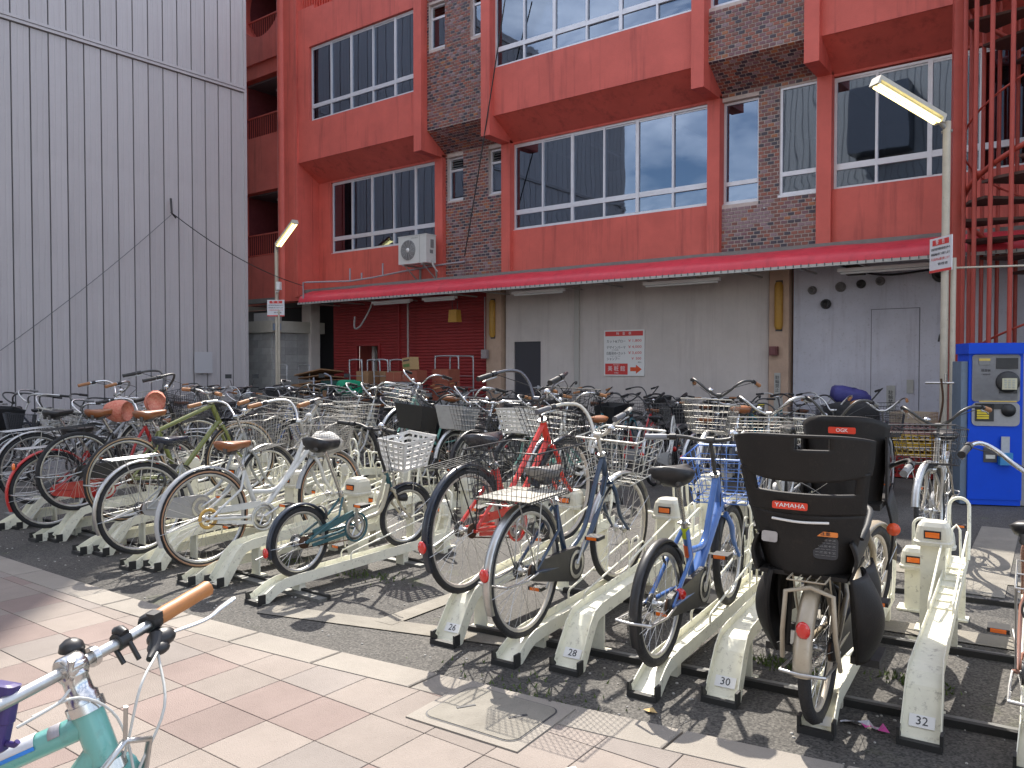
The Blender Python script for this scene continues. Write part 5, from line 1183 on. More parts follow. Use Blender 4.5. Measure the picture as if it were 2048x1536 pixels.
# row 3, rear wheels towards the camera
cols3 = [('silver','mesh','swan'),('black','bwire','high'),('champagne','wide','swan'),('black','bwire','flat'),('white','wire','high'),('red','wire','swan'),('teal','bsolid','swan'),('grey','bwire','swan'),('black','wire','flat'),('silver','wire','swan'),('navy','wide','swan'),('white','solid','swan'),('black','mesh','swan'),('champagne','wire','high'),('blue','bwire','swan'),('silver','wide','swan'),('black','bwire','high')]
for i, (c_, bk, bar) in enumerate(cols3):
    x = -2.2-i*.62-(0 if i < 6 else .2); autobike(x+rr.uniform(-.06,.06), 9.1+rr.uniform(-.15,.2), 90+rr.uniform(-8,8), -.012, c_, bk, bar, f'{ORD[i]} bicycle from the right in the third row', det=0 if i not in (4,5,6) else 1)
cols3b = [('black','bwire','high'),('grey','mesh','swan'),('silver','wire','swan'),('navy','bwire','flat'),('black','bsolid','swan'),('teal','wire','swan'),('black','mesh','high'),('wine','bwire','swan'),('silver','bsolid','riser'),('black','wire','swan'),('dark green','bwire','swan'),('black','mesh','swan'),('navy','wire','high'),('grey','bwire','swan'),('black','bsolid','swan')]
for i, (c_, bk, bar) in enumerate(cols3b):
    autobike(-2.9-i*.66+rr.uniform(-.1,.1), 10.35+rr.uniform(-.2,.2), 90+rr.uniform(-14,14), -.012, c_, bk, bar, f'{ORD[i]} bicycle from the right in the fourth row', det=0)
cols3c = [('black','bwire','swan'),('grey','bsolid','swan'),('navy','mesh','swan'),('silver','wire','swan'),('black','bwire','high'),('wine','wire','swan'),('black','mesh','swan'),('silver','bwire','swan')]
for i, (c_, bk, bar) in enumerate(cols3c):
    autobike(-6.0-i*.9+rr.uniform(-.1,.1), 8.35+rr.uniform(-.15,.15), 270+rr.uniform(-8,8), -.012, c_, bk, bar, f'{ORD[i]} from the right facing out behind the second row', det=0)
# row 4: against the building wall
cols4 = [('black','bwire','high',None),('navy','mesh','high',plas((.05,.05,.07),.8)),('teal',None,'riser',None),('black','bsolid','flat',None),('black','wire','riser',None),('silver','bsolid','high',None),('grey',None,'riser',None),('black','bwire','high',None),('dark green','wire','swan',None),('black','bwire','riser',None),('navy','solid','swan',None),('silver','solid','swan',None),('black','bwire','swan',None)]
for i, (c_, bk, bar, ld) in enumerate(cols4):
    x = -3.1-i*.72-(0 if i < 10 else 1.0); load = (ld, .95) if ld else None
    autobike(x+rr.uniform(-.08,.08), 11.6+rr.uniform(-.1,.25), 90+rr.uniform(-22,16), -.012, c_, bk, bar, f'{ORD[i]} bicycle from the right along the building wall', det=0, load=load)
o_, _, K2 = bike(dict(loc=(-3.75,10.75,-.012), yaw=128, c=(.0,.17,.22), style='diamond', R=.335, WB=1.06, det=0, tr=.022, fender='black', basket=('mesh', BWR, (.34,.46,.30,.38,.26)), bar='riser', barm=STEELD, grip=BLACKM, ccm=BLACKP, ccc='k', cc='case', lean=-6, group='bicycles parked in the rows behind', label='teal diamond frame bicycle with yellow elastic cords over its black basket'))
m = MB(); hx = K2['H1']+V((.10,0,.09))
m.tube([hx+V((-.03,-.23,0)), hx+V((.36,.23,.0))], .009, 5); m.tube([hx+V((-.03,.23,0)), hx+V((.36,-.23,0))], .009, 5); m.tube([hx+V((-.04,-.20,-.02)), hx+V((-.04,.20,-.20))], .009, 5); m.tube([hx+V((-.04,.20,-.02)), hx+V((-.04,-.20,-.20))], .009, 5); m.build('elastic_cord', plas((.6,.5,.02),.5), o_)
# left block by the grey wall
cols5 = [('black','bwire','swan'),('silver','wire','swan'),('grey','wide','swan'),('black','mesh','high'),('navy','bsolid','swan'),('silver','wire','swan'),('black','bwire','flat'),('wine','wire','swan'),('champagne','wide','swan'),('black','solid','swan'),('silver','bwire','swan'),('navy','wire','high'),('grey','mesh','swan'),('black','wire','swan'),('silver','wide','swan')]
for i, (c_, bk, bar) in enumerate(cols5):
    x = -9.3-(i % 8)*.62-(3 if i >= 8 else 0)*.3; y = 5.4 if i < 8 else 7.6
    autobike(x+rr.uniform(-.1,.1), y+rr.uniform(-.2,.2), 270+rr.uniform(-15,15) if i < 8 else 90+rr.uniform(-15,15), -.012, c_, bk, bar, f'{ORD[i]} leftwards in the block before the grey wall', det=0)
# navy rain cover and green bag
def lump(name, loc, dims, mt, label, cat, seed=1, rz=0, sq=.6, group=None):
    m = MB(); n1, n2 = 18, 10; q = random.Random(seed); vs = []; ph = [q.uniform(0, 6) for _ in range(4)]
    for i in range(n2+1):
        t = math.pi*i/n2
        for j in range(n1):
            a = 2*math.pi*j/n1; k_ = 1+.07*math.sin(3*a+ph[0]+i*.5)+.05*math.sin(7*a+ph[1]-i)+q.uniform(-.025,.025)
            vs.append((dims[0]/2*math.sin(t)**sq*math.copysign(abs(math.cos(a))**sq, math.cos(a))*k_, dims[1]/2*math.sin(t)**sq*math.copysign(abs(math.sin(a))**sq, math.sin(a))*k_, dims[2]/2*math.copysign(abs(math.cos(t))**.7, math.cos(t))*k_))
    m.add(vs, [(i*n1+j, (i+1)*n1+j, (i+1)*n1+(j+1) % n1, i*n1+(j+1) % n1) for i in range(n2) for j in range(n1)], 0, True)
    return m.build(name, mt, None, loc, label=label, cat=cat, group=group)
NAVYC = mat('navy_cloth', (.03,.03,.16), .7, noise=.3, bump=.6, bscale=9); BLKC = mat('black_cloth', (.02,.02,.022), .85, noise=.3, bump=.5, bscale=12)
lump('basket_cover', (-2.75,10.6,1.10), (.48,.34,.22), NAVYC, 'navy blue rain cover over a basket in front of the blue grey wall', 'rain cover', 5).rotation_euler = (.1,.25,.3)
lump('bag', (-2.62,10.2,.90), (.62,.34,.30), BLKC, 'black cloth bag slumped below the navy rain cover', 'bag', 8)
# ---------------------------------------------------------------- things on and before the facade
# air conditioner
ac = empty('air_conditioner', (-13.21,13.56,4.18), 0, 'white air conditioner outdoor unit bracketed to the red wall under the left windows', 'air conditioner')
m = MB(); m.bb((-.45,-.16,-.32), (.45,.16,.32)); m.bb((-.46,-.17,.32), (.46,.17,.335)); m.build('casing', mat('ac_white', (.60,.60,.57), .45, noise=.08, dirt=.15), ac)
m = MB(); FYM = Matrix.Rotation(R(90), 3, 'X')
for r_ in [.04+.0235*i for i in range(9)]: m.ring([(r_-.004,-.004),(r_+.004,-.004),(r_+.004,.004),(r_-.004,.004)], 28, c=(-.13,-.172,0))
for k in range(12): a = R(k*30); m.tube([(-.13+.04*math.cos(a),-.172,.04*math.sin(a)), (-.13+.235*math.cos(a+.25),-.172,.235*math.sin(a+.25))], .005, 4)
m.build('fan_grille', plas((.42,.42,.41),.5), ac)
m = MB(); m.ring([(0,-.001),(.236,-.001),(.236,.0),(0,0)], 28, c=(-.13,-.161,0), closed=False); m.build('fan_opening', plas((.09,.09,.1),.6), ac)
m = MB(); m.ring([(0,-.012),(.045,-.010),(.05,0),(0,0)], 18, c=(-.13,-.172,0), closed=False); m.build('fan_hub', WHITEP, ac)
m = MB(); m.bb((.24,-.1635,-.31),(.245,-.1605,.31)); m.bb((.452,-.02,.03),(.462,.08,.22)); m.bb((.452,-.04,-.1),(.46,.06,-.02)); m.build('service_panel', plas((.2,.2,.2),.6), ac)
text('MITSUBISHI', .035, plas((.25,.25,.25),.5), ac, Matrix.Translation((.08,-.164,.265))@Matrix.Rotation(R(90), 4, 'X'), fit=.2)
m = MB()
for x_ in (-.3,.3): m.bb((x_-.02,-.16,-.36), (x_+.02,.44,-.325)); m.bb((x_-.02,.40,-.75), (x_+.02,.44,-.36)); m.tube([(x_,-.1,-.35),(x_,.41,-.72)], .018, 4)
m.build('bracket', plas((.28,.28,.27),.6), ac)
m = MB(); m.tube(crv([(.4,.05,-.28),(.47,.05,-.36),(.42,.2,-.5),(.25,.38,-.66),(.1,.4,-.75)]), .022, 7); m.tube(crv([(.46,.0,-.25),(.52,.0,-.4),(.56,.1,-.52)]), .014, 6); m.build('hose', plas((.5,.5,.47),.6), ac)
# pipe with stubs along the top of the awning
m = MB(); pts = [(-16.75,13.05,3.1),(-16.75,13.05,3.62),(-16.7,13.1,3.62),(-15.6,13.6,3.62),(-14.9,13.75,3.68),(-13.9,13.86,3.78),(-12.9,13.88,3.84),(-12.0,13.88,3.86)]
m.tube(pts, .022, 7)
for (i, h) in ((3,.32),(3.5,.16),(4.3,.30),(5.6,.2)):
    a = V(pts[int(i)]).lerp(V(pts[int(i)+1]), i-int(i)); m.tube([a, a+V((0,0,h))], .022, 7)
m.build('drain_pipe', plas((.36,.33,.36),.6), label='grey pipe with upright stubs running above the left end of the awning', cat='pipe')
# cables
m = MB(); m.tube(crv([(-14.6,13.5,3.15),(-14.7,13.4,2.8),(-14.95,13.35,2.45),(-15.15,13.35,2.42),(-15.2,13.4,2.7)]), .022, 7); m.build('hose_loop', plas((.3,.28,.27),.6), label='grey hose hanging in a loop in front of the dark shutter', cat='hose')
m = MB(); m.tube([(-14.05,14.1,3.1),(-14.05,14.1,1.2)], .025, 7); m.build('wall_pipe', plas((.42,.36,.34),.6), label='thin vertical pipe down the middle of the red shutter wall', cat='pipe')
m = MB(); m.tube(cable((-10.1,13.0,9.2), (-11.6,13.4,3.9), .1), .014, 5); m.build('hanging_cable', BLACKM, label='thin dark cable trailing diagonally across the central red bay', cat='cable')
# lamps on the ground floor
o = empty('box_lamp', (-12.2,13.75,2.62), 0, 'square yellow box lamp hanging near the top of the red shutter', 'lamp')
YEL = plas((.48,.26,.04),.5)
m = MB(); m.box((0,0,0), (.26,.18,.28), taper=.85); m.build('shade', YEL, o); m = MB(); m.tube([(-.08,0,.14),(-.08,0,.34)], .008, 5); m.tube([(.08,0,.14),(.08,0,.34)], .008, 5); m.build('hanger', STEELD, o)
for (x_, lb) in ((-11.42, 'tall yellow lamp cover on the brown pillar beside the red shutter'), (-4.90, 'tall yellow lamp cover on the brown pillar right of the price board')):
    o = empty('pillar_lamp', (x_,14.15,2.55), 0, lb, 'lamp', 'yellow pillar lamps')
    m = MB(); m.tube([(0,0,-.42),(0,0,-.36),(0,0,.36),(0,0,.42)], [.05,.075,.075,.05], 10); m.build('cover', YEL, o); m = MB(); m.box((0,.03,0), (.12,.03,.9)); m.build('back_plate', STEELD, o)
o = empty('alarm_box', (-4.97,14.12,1.75), 0, 'small dark red alarm box on the brown pillar below the yellow lamp', 'box'); m = MB(); m.box((0,0,0), (.14,.1,.16)); m.box((0,-.055,.0), (.1,.02,.12)); m.build('casing', plas((.18,.06,.06),.5), o)
o = empty('meter_box', (-11.6,14.10,1.75), 0, 'small grey switch box with conduit beside the red shutter', 'box'); m = MB(); m.box((0,0,0), (.16,.08,.2)); m.build('casing', plas((.35,.3,.3),.5), o); m = MB(); m.tube([(0,0,.1),(0,0,1.3)], .014, 6); m.build('conduit', plas((.35,.3,.3),.5), o)
for (x_, z_, w_, h_, tx, lb) in ((-4.92,1.16,.11,.40,'駐\n輪\n禁\n止','white vertical notice lettered down the brown pillar'), (-4.90,.75,.16,.34,None,'blank white sheet on the brown pillar below the lettered notice'), (-3.07,.93,.13,.46,'駐\n輪\n禁\n止','white vertical notice on the flush door in the blue grey wall'), (-2.78,1.15,.10,.22,None,'small torn white sticker right of the notice on the flush door')):
    yy = 14.17 if x_ < -4 else 14.255
    o = empty('paper_notice', (x_,yy,z_), 0, lb, 'notice'); m = MB(); m.bb((-w_/2,-.004,-h_/2),(w_/2,.003,h_/2)); m.build('sheet', plas((.45,.45,.42),.7), o)
    if tx: text(tx, .075, INK, o, Matrix.Translation((0,-.006,.0))@Matrix.Rotation(R(90), 4, 'X'))
# pipe stubs on the blue grey wall
m = MB(); 
for i, (x_, z_, r_, lb) in enumerate(((-4.35,2.80,.06,'dark vent pipe stub at the upper left of the blue grey wall'),(-4.12,2.55,.07,'round black vent hole below the row of stubs on the blue grey wall'),(-3.88,2.83,.07,'second vent pipe stub of the row, above the stains'),(-3.55,2.86,.06,'vent pipe stub above the left edge of the flush door'),(-3.25,2.89,.06,'vent pipe stub above the middle of the flush door'),(-2.35,2.95,.11,'large dark flue with cap at the upper right of the blue grey wall'))):
    o = empty('vent_stub', (x_,14.27,z_), 0, lb, 'vent', 'vent stubs on the blue grey wall'); m = MB(); m.ring([(.0,-.005),(r_*.7,-.005),(r_*.72,-.09),(r_,-.09),(r_,.0)], 14, closed=False); m.ring([(r_,-.0),(r_*1.25,-.0),(r_*1.25,-.02),(r_,-.02)], 14); m.build('collar', STEELD if i % 2 else plas((.2,.19,.19),.6), o)
m = MB(); m.tube(crv([(-3.9,14.1,3.2),(-3.2,14.15,2.98),(-2.4,14.15,3.02)]), .018, 5); m.build('sagging_cable', BLACKM, label='black cable sagging below the awning over the flush door', cat='cable')
o = empty('junction_box', (-3.62,14.2,3.12), 0, 'dark junction box under the awning above the vent stubs', 'box'); m = MB(); m.box((0,0,0),(.28,.14,.22)); m.build('casing', plas((.1,.09,.08),.7), o)
o = empty('wall_tap', (-2.3,14.2,1.95), 0, 'small dark hook like fitting on the blue grey wall beside the lamp post', 'fitting'); m = MB(); m.tube(crv([(0,.1,.08),(0,0,.08),(-.04,-.03,.02),(-.06,-.03,-.08)]), .015, 6); m.build('hook', STEELD, o)
# price board
sg = empty('price_board', (-8.09,14.285,1.745), 0, 'white and red price board with a red arrow on the grey wall', 'sign')
m = MB(); m.bb((-.465,-.015,-.465),(.465,.012,.465)); m.build('board', WHITEP, sg)
RX = Matrix.Rotation(R(90), 4, 'X')
m = MB(); m.bb((-.435,-.018,.345),(.435,-.0155,.44)); m.build('red_band', INKR, sg)
text('料　金　表', .07, WHITEP, sg, Matrix.Translation((0,-.0195,.392))@RX)
for (z_, a, b) in ((.235,'カット&ブロー','￥1,800'),(.11,'デザインパーマ','￥4,000'),(-.01,'白髪染め+カット','￥3,600'),(-.125,'シャンプー','￥ 500')):
    text(a, .07, INK, sg, Matrix.Translation((-.18 if len(a) > 5 else -.245,-.0165,z_))@RX, fit=.44 if len(a) > 5 else .30)
    text(b, .075, INKR, sg, Matrix.Translation((.245 if '500' not in b[-3:] else .28,-.0165,z_+.01))@RX, fit=.30 if ',' in b else .22)
text('(税込)', .03, INK, sg, Matrix.Translation((.36,-.0165,-.19))@RX); text('ロング料金別途', .022, INK, sg, Matrix.Translation((-.2,-.0165,.06))@RX); text('リタッチ・ショートのみ', .022, INK, sg, Matrix.Translation((-.2,-.0165,-.065))@RX)
m = MB(); m.bb((-.435,-.018,-.44),(.09,-.0155,-.215)); m.build('red_panel', INKR, sg)
text('美 粧 館', .115, WHITEP, sg, Matrix.Translation((-.17,-.0195,-.325))@RX, fit=.40); text('Hair Salon', .035, WHITEP, sg, Matrix.Translation((-.17,-.0195,-.24))@RX); text('中野店', .034, WHITEP, sg, Matrix.Translation((-.17,-.0195,-.41))@RX)
m = MB(); ol = [(.15,-.37),(.15,-.29),(.28,-.29),(.28,-.24),(.41,-.33),(.28,-.42),(.28,-.37)]; k = len(ol); m.add([(a,-.018,b) for a, b in ol]+[(a,-.0155,b) for a, b in ol], [tuple(range(k-1,-1,-1))]+[(i,(i+1) % k,k+(i+1) % k,k+i) for i in range(k)]); m.build('red_arrow', plas((.75,.09,.02),.5), sg)
# street lamps with sign boards
POLE = mat('pole_cream', (.52,.47,.38), .5, noise=.15, dirt=.3)
def lamp(loc, H, v, label, sign_yaw, sz, slab_):
    o = empty('street_lamp', loc, 0, label, 'street lamp', 'fluorescent lamp posts')
    m = MB(); m.tube([(0,0,0),(0,0,sz-.4),(0,0,H)], .045, 10); m.tube([(.09,.0,0),(.09,0,sz-.05)], .032, 8); m.build('pole', POLE, o)
    m = MB(); m.tube([(0,0,H-.1),V((0,0,H-.05))+V(v)*.12], .028, 6); m.tube([(-.06,0,H-.12),(.06,0,H-.12)], .02, 5); m.build('arm', plas((.3,.29,.27),.5), o)
    d = V(v).normalized(); L_ = V(v).length; side = d.cross(V((0,0,1))).normalized(); up = side.cross(d)
    M = Matrix((d, side, up)).transposed()
    c = V((0,0,H-.03))+V(v)*.56
    m = MB(); m.box(c+up*.035, (L_*.93,.15,.05), 0, M=M); m.box(c-up*.0, (L_*.93,.06,.05), 0, M=M)
    for s_ in (-1, 1): m.box(c+d*(s_*L_*.455), (.03,.16,.10), 0, M=M)
    m.build('housing', mat('lamp_housing', (.50,.48,.42), .5, dirt=.3), o)
    m = MB()
    for s_ in (-1, 1): m.tube([c-d*L_*.43+side*s_*.042-up*.045, c+d*L_*.43+side*s_*.042-up*.045], .02, 8)
    m.build('fluorescent_tube', TUBEON, o)
    s = empty('warning_sign', (loc[0]+math.sin(R(sign_yaw))*.05, loc[1]-math.cos(R(sign_yaw))*.06, loc[2]+sz), R(sign_yaw), slab_, 'sign', 'red and white notice boards on the lamp posts')
    m = MB(); w_, h_ = .44, .42; m.bb((-w_/2,-.012,-h_/2),(w_/2,.0,h_/2)); m.build('board', mat('board_white', (.66,.66,.68), .5), s)
    m = MB(); m.bb((-w_*.36,-.015,h_*.28),(w_*.38,-.0125,h_*.44)); m.build('red_band', INKR, s); m = MB(); m.bb((-w_/2,-.015,-h_/2),(w_/2,-.0125,-h_/2+.03)); m.build('red_band', INKR, s)
    text('警　告', .062, WHITEP, s, Matrix.Translation((0,-.0165,h_*.36))@RX)
    for k, (tx, mm_) in enumerate((('自転車駐車場利用者以外の', INK), ('無断駐輪は固くお断りします', INK), ('不正駐車は撤去致します', INKR), ('管理者', INK))): text(tx, .036, mm_, s, Matrix.Translation((-.0 if k < 3 else .05,-.0135,.07-.062*k))@RX, fit=.37 if k < 3 else .2)
lamp((-1.77,11.0,0), 4.46, (-.62,-.78,.42), 'tall cream lamp post at the right with lit twin fluorescent tubes', -48, 2.85, 'red and white warning board on the right hand lamp post, seen at an angle')
lamp((-17.25,12.6,0), 4.52, (.95,-.15,.52), 'cream lamp post at the far left corner with lit fluorescent tubes', 37, 2.95, 'red and white warning board on the far left lamp post, seen square on')
m = MB(); m.tube([(-1.7,11.0,2.68),(-.75,11.15,2.66)], .014, 5); m.box((-.78,11.145,2.66),(.1,.04,.03)); m.build('side_rod', POLE, label='thin horizontal rod sticking right from the right hand lamp post', cat='rod')
o = empty('security_camera', (-17.12,12.55,3.42), 0, 'small white security camera on the far left lamp post', 'camera')
m = MB(); m.tube([(-.1,0,-.06),(.02,0,-.06),(.08,-.02,.0)], .016, 5); m.box((.1,-.05,.08),(.10,.10,.2), rz=.4); m.build('camera_body', WHITEP, o)
# blue payment machine
PB = mat('machine_blue', (.001,.065,.60), .5, spec=.25, noise=.12, nscale=3, dirt=.1)
mc = empty('payment_machine', (-1.12,9.95,0), R(24), 'tall bright blue parking payment machine at the right', 'payment machine')
m = MB(); m.bb((-.26,-.05,.06),(.26,.35,1.62)); m.bb((-.275,-.09,1.62),(.275,.37,1.735)); m.bb((-.255,-.04,0),(.255,.34,.06)); m.build('cabinet', PB, mc)
m = MB(); m.bb((-.325,-.02,.0),(-.262,.3,1.54)); m.build('side_post', plas((.14,.19,.25),.5), mc)
m = MB(); m.bb((.262,-.0,.0),(.34,.3,1.56)); m.build('side_panel', plas((.28,.27,.26),.5), mc)
m = MB(); pl_ = rrect(.46,.50,.03,3); k = len(pl_); m.add([(a,-.053,1.36+b) for a, b in pl_]+[(a,-.062,1.36+b) for a, b in pl_], [(i,k+i,k+(i+1) % k,(i+1) % k) for i in range(k)]+[tuple(range(2*k-1,k-1,-1))][:1]); m.add([(a,-.062,1.36+b) for a, b in pl_], [tuple(range(k))]); m.build('front_plate', plas((.36,.36,.38),.35), mc)
m = MB(); pl_ = rrect(.46,.25,.05,4); k = len(pl_); m.add([(a,-.054,.975+b) for a, b in pl_]+[(a,-.064,.975+b) for a, b in pl_], [(i,k+i,k+(i+1) % k,(i+1) % k) for i in range(k)]); m.add([(a,-.064,.975+b) for a, b in pl_], [tuple(range(k))]); m.build('coin_plate', plas((.30,.30,.31),.35), mc)
m = MB(); m.bb((.0,-.072,1.46),(.205,-.062,1.575)); m.bb((-.20,-.072,.9),(-.02,-.064,1.09)); m.bb((-.2,-.072,1.03),(.12,-.0641,1.09)); m.lathe([(0,0),(.115,0),(.115,.012),(.09,.022),(0,.022)], 20, 0, (.11,-.062,1.32), Matrix.Rotation(R(90), 3, 'X')); m.lathe([(0,0),(.07,0),(.07,.014),(0,.016)], 16, 0, (.12,-.064,1.02), Matrix.Rotation(R(90), 3, 'X')); m.bb((.03,-.07,1.2),(.2,-.0621,1.32)); m.build('black_fittings', BLACKP, mc)
m = MB(); m.bb((.05,-.095,1.24),(.19,-.078,1.36)); m.build('keypad', plas((.55,.53,.38),.5), mc)
for i in range(4):
    for j in range(3): m = MB(); m.bb((.068+j*.038,-.1,1.256+i*.025),(.09+j*.038,-.095,1.272+i*.025)); m.build('key', plas((.4,.42,.38),.5), mc)
m = MB()
for i in range(4): m.bb((-.185,-.082,.925+i*.026),(-.07,-.073,.944+i*.026))
m.build('coin_slot_plate', plas((.65,.5,.02),.4), mc)
m = MB(); m.bb((-.17,-.068,1.50),(-.06,-.063,1.57)); m.bb((-.17,-.069,1.545),(-.06,-.0635,1.57), 1); m.bb((-.16,-.066,1.105),(.20,-.063,1.118), 1); m.build('info_label', [plas((.2,.2,.2),.5), plas((.6,.45,.1),.5)], mc)
text('精算機', .03, INK, mc, Matrix.Translation((-.1,-.066,1.44))@RX); text('ご利用料金', .018, INK, mc, Matrix.Translation((-.1,-.066,1.40))@RX)
m = MB(); m.bb((-.11,-.06,.46),(.02,-.052,.62)); m.build('return_tray', plas((.05,.05,.06),.4), mc); m = MB(); m.bb((-.09,-.066,.5),(.0,-.06,.54)); m.build('tray_lip', ALLOY, mc)
m = MB(); m.bb((.03,-.13,.44),(.15,-.053,.57)); m.build('leaflet_box', plas((.03,.22,.48),.35), mc); m = MB(); m.bb((.05,-.09,.57),(.13,-.075,.74)); m.build('leaflets', plas((.4,.42,.45),.5), mc)
# red spiral stair
RS = mat('stair_red', (.42,.06,.04), .5, noise=.2, nscale=4, dirt=.25)
stc = (-.55,12.55); sr = 1.32
ss = empty('spiral_staircase', (*stc,0), 0, 'red steel spiral staircase caged in tall vertical bars at the right edge', 'staircase')
m = MB(); m.tube([(0,0,0),(0,0,9)], .09, 12); m.build('centre_column', RS, ss)
for k in range(30):
    a = R(k*360/30+4); m = MB(); m.tube([(sr*math.cos(a), sr*math.sin(a), .02), (sr*math.cos(a), sr*math.sin(a), 8.6)], .028, 7); m.build('bar', RS, ss)
for a in (R(176), R(188), R(197)):
    m = MB(); m.box(((sr+.03)*math.cos(a), (sr+.03)*math.sin(a), 4.3), (.10,.16,8.6), rz=a); m.build('cage_post', RS, ss)
tread = plas((.10,.05,.04),.8)
for k in range(40):
    a0 = R(150+k*24); z_ = .2+k*.2; r0, r1 = .1, sr-.06; a1 = a0+R(27)
    if z_ > 8.2: break
    m = MB(); v = [(r0*math.cos(a0), r0*math.sin(a0)), (r1*math.cos(a0), r1*math.sin(a0)), (r1*math.cos((a0+a1)/2)*1.02, r1*math.sin((a0+a1)/2)*1.02), (r1*math.cos(a1), r1*math.sin(a1)), (r0*math.cos(a1), r0*math.sin(a1))]
    m.add([(a, b, z_) for a, b in v]+[(a, b, z_+.035) for a, b in v], [(4,3,2,1,0),(5,6,7,8,9)]+[(i,(i+1) % 5,5+(i+1) % 5,5+i) for i in range(5)]); m.build('tread', tread, ss)
m = MB()
for off_ in (.95, .12): m.tube([((sr-.05)*math.cos(R(150+t*8)), (sr-.05)*math.sin(R(150+t*8)), .2+t*8/24*.2+off_) for t in range(0,118)], 0.014 if off_ > .5 else .035, 6)
m.build('handrail', RS, ss)
# shed
sh = empty('block_shed', (-19.05,13.0,0), 0, 'low grey concrete block shed with cream fascia between the grey and red buildings', 'shed')
m = MB(); m.bb((-1.2,.03,0),(1.0,1.6,2.35)); m.build('wall', mat('mortar_grey', (.3,.3,.29), .9), sh)
bl = {}
for r_ in range(12):
    x_ = -1.2+(.2 if r_ % 2 else 0)-.4
    while x_ < 1.0:
        a, b = max(x_,-1.2), min(x_+.39, 1.0)
        if b-a > .05:
            key = round(b-a, 2)
            if key not in bl: mm = MB(); mm.bb((0,0,0),(b-a,.03,.188)); bl[key] = mm.mesh('block', BLOCK)
            link('block', bl[key], sh, (a, rnd.uniform(-.002,.003), r_*.197+.004))
        x_ += .4
for r_ in range(12):
    for j in range(4): 
        if 'side' not in bl: mm = MB(); mm.bb((0,0,0),(.03,.39,.188)); bl['side'] = mm.mesh('block', BLOCK)
        link('block', bl['side'], sh, (1.0, .03+j*.395, r_*.197+.004))
m = MB(); m.bb((-1.25,-.06,2.37),(1.12,1.7,2.68)); m.build('fascia', mat('cream_fascia', (.48,.46,.40), .6, noise=.15, dirt=.2), sh)
m = MB(); m.bb((1.14,-.04,2.42),(1.3,.1,2.6)); m.build('lamp_box', plas((.25,.32,.45),.4), sh)
o = empty('rooftop_box', (-18.75,13.4,2.68), 0, 'pale box lying on the roof of the block shed', 'box'); m = MB(); m.bb((-.35,-.2,0),(.35,.2,.24)); m.bb((-.3,-.205,.04),(.3,-.2,.2)); m.build('casing', plas((.42,.42,.42),.5), o)
# scooters
def scooter(loc, yaw, body, label, box=None, name='motor_scooter'):
    o = empty(name, loc, R(yaw), label, 'scooter')
    bm = paint(body)
    m = MB()
    for x_ in (0,1.2): m.ring([(.21+.045*math.cos(a*math.pi/4), .045*math.sin(a*math.pi/4)) for a in range(8)], 24, c=(x_,0,.255))
    m.build('tyres', RUBBER, o)
    m = MB()
    for x_ in (0,1.2): m.ring([(.03,-.03),(.17,-.02),(.17,.02),(.03,.03)], 16, c=(x_,0,.255))
    m.build('wheel_rims', ALLOY, o)
    m = MB()   # front shield
    m.shell(lambda u, v_: (1.02-.13*v_+.08*(1-(abs(u-.5)*2)**2), (u-.5)*(.42-.10*v_), .38+.60*v_), 8, 8, .02)
    m.shell(lambda u, v_: (1.20+.25*math.cos(math.pi*(.12+.7*v_)), (u-.5)*.16, .27+.26*math.sin(math.pi*(.12+.7*v_))), 4, 8, .012)
    m.shell(lambda u, v_: (-.25+.62*v_, .19*math.sin(math.pi*(u-.5)), .42+.30*math.cos(math.pi*(u-.5))*(.8+.25*v_)), 10, 8, .02); m.bb((.3,-.16,.28),(.98,.16,.36)); m.build('body', bm, o)
    m = MB(); m.sphere((.12,0,.78), .17, n=12, sc_=(1.9,.8,.42)); m.build('seat', BLACKP, o)
    m = MB(); m.tube([(1.2,0,.26),(.98,0,.98),(.93,0,1.02)], .022, 7); m.tube([(.86,-.33,1.03),(.93,-.18,1.04),(.95,0,1.0),(.93,.18,1.04),(.86,.33,1.03)], .014, 7); m.sphere((.99,0,.97), .09, n=10, sc_=(.9,1.5,.8)); m.build('handlebar', BLACKP, o)
    for s_ in (-1, 1):
        m = MB(); m.tube([(.93,s_*.2,1.04),(.95,s_*.25,1.20)], .006, 5); m.box((.94,s_*.28,1.27), (.02,.13,.09)); m.build('mirror', BLACKP, o)
    m = MB(); m.sphere((1.09,0,.86), .06, n=10); m.build('headlight', mat('lens', (.6,.6,.6), .1), o)
    m = MB(); m.box((-.28,0,.56), (.05,.14,.05)); m.build('tail_light', REDR, o)
    m = MB(); m.bb((-.38,-.11,.64),(-.1,.11,.66)); m.bb((-.33,-.085,.32),(-.32,.085,.46),1); m.build('rear_rack', [STEELD, WHITEP], o)
    if box: m = MB(); m.box((-.27,0,.82), (.34,.36,.3), taper=.9); m.build('top_box', box, o)
    return o
scooter((-14.2,9.7,-.012), 155, (.5,.5,.5), 'white scooter with tall mirrors parked left of the lamp post')
scooter((-13.6,11.4,-.012), 140, (.03,.03,.035), 'black scooter with mirrors parked right of the lamp post')
lump('bag', (-12.55,10.9,1.02), (.50,.40,.34), plas((.0,.26,.13),.6), 'bright green cloth cover over a basket left of the trolleys', 'bag', 12, sq=.5)
lump('dark_cover', (-13.3,9.8,.85), (.5,.5,.5), BLKC, 'black cover bundled beside the white scooter', 'cover', 15)
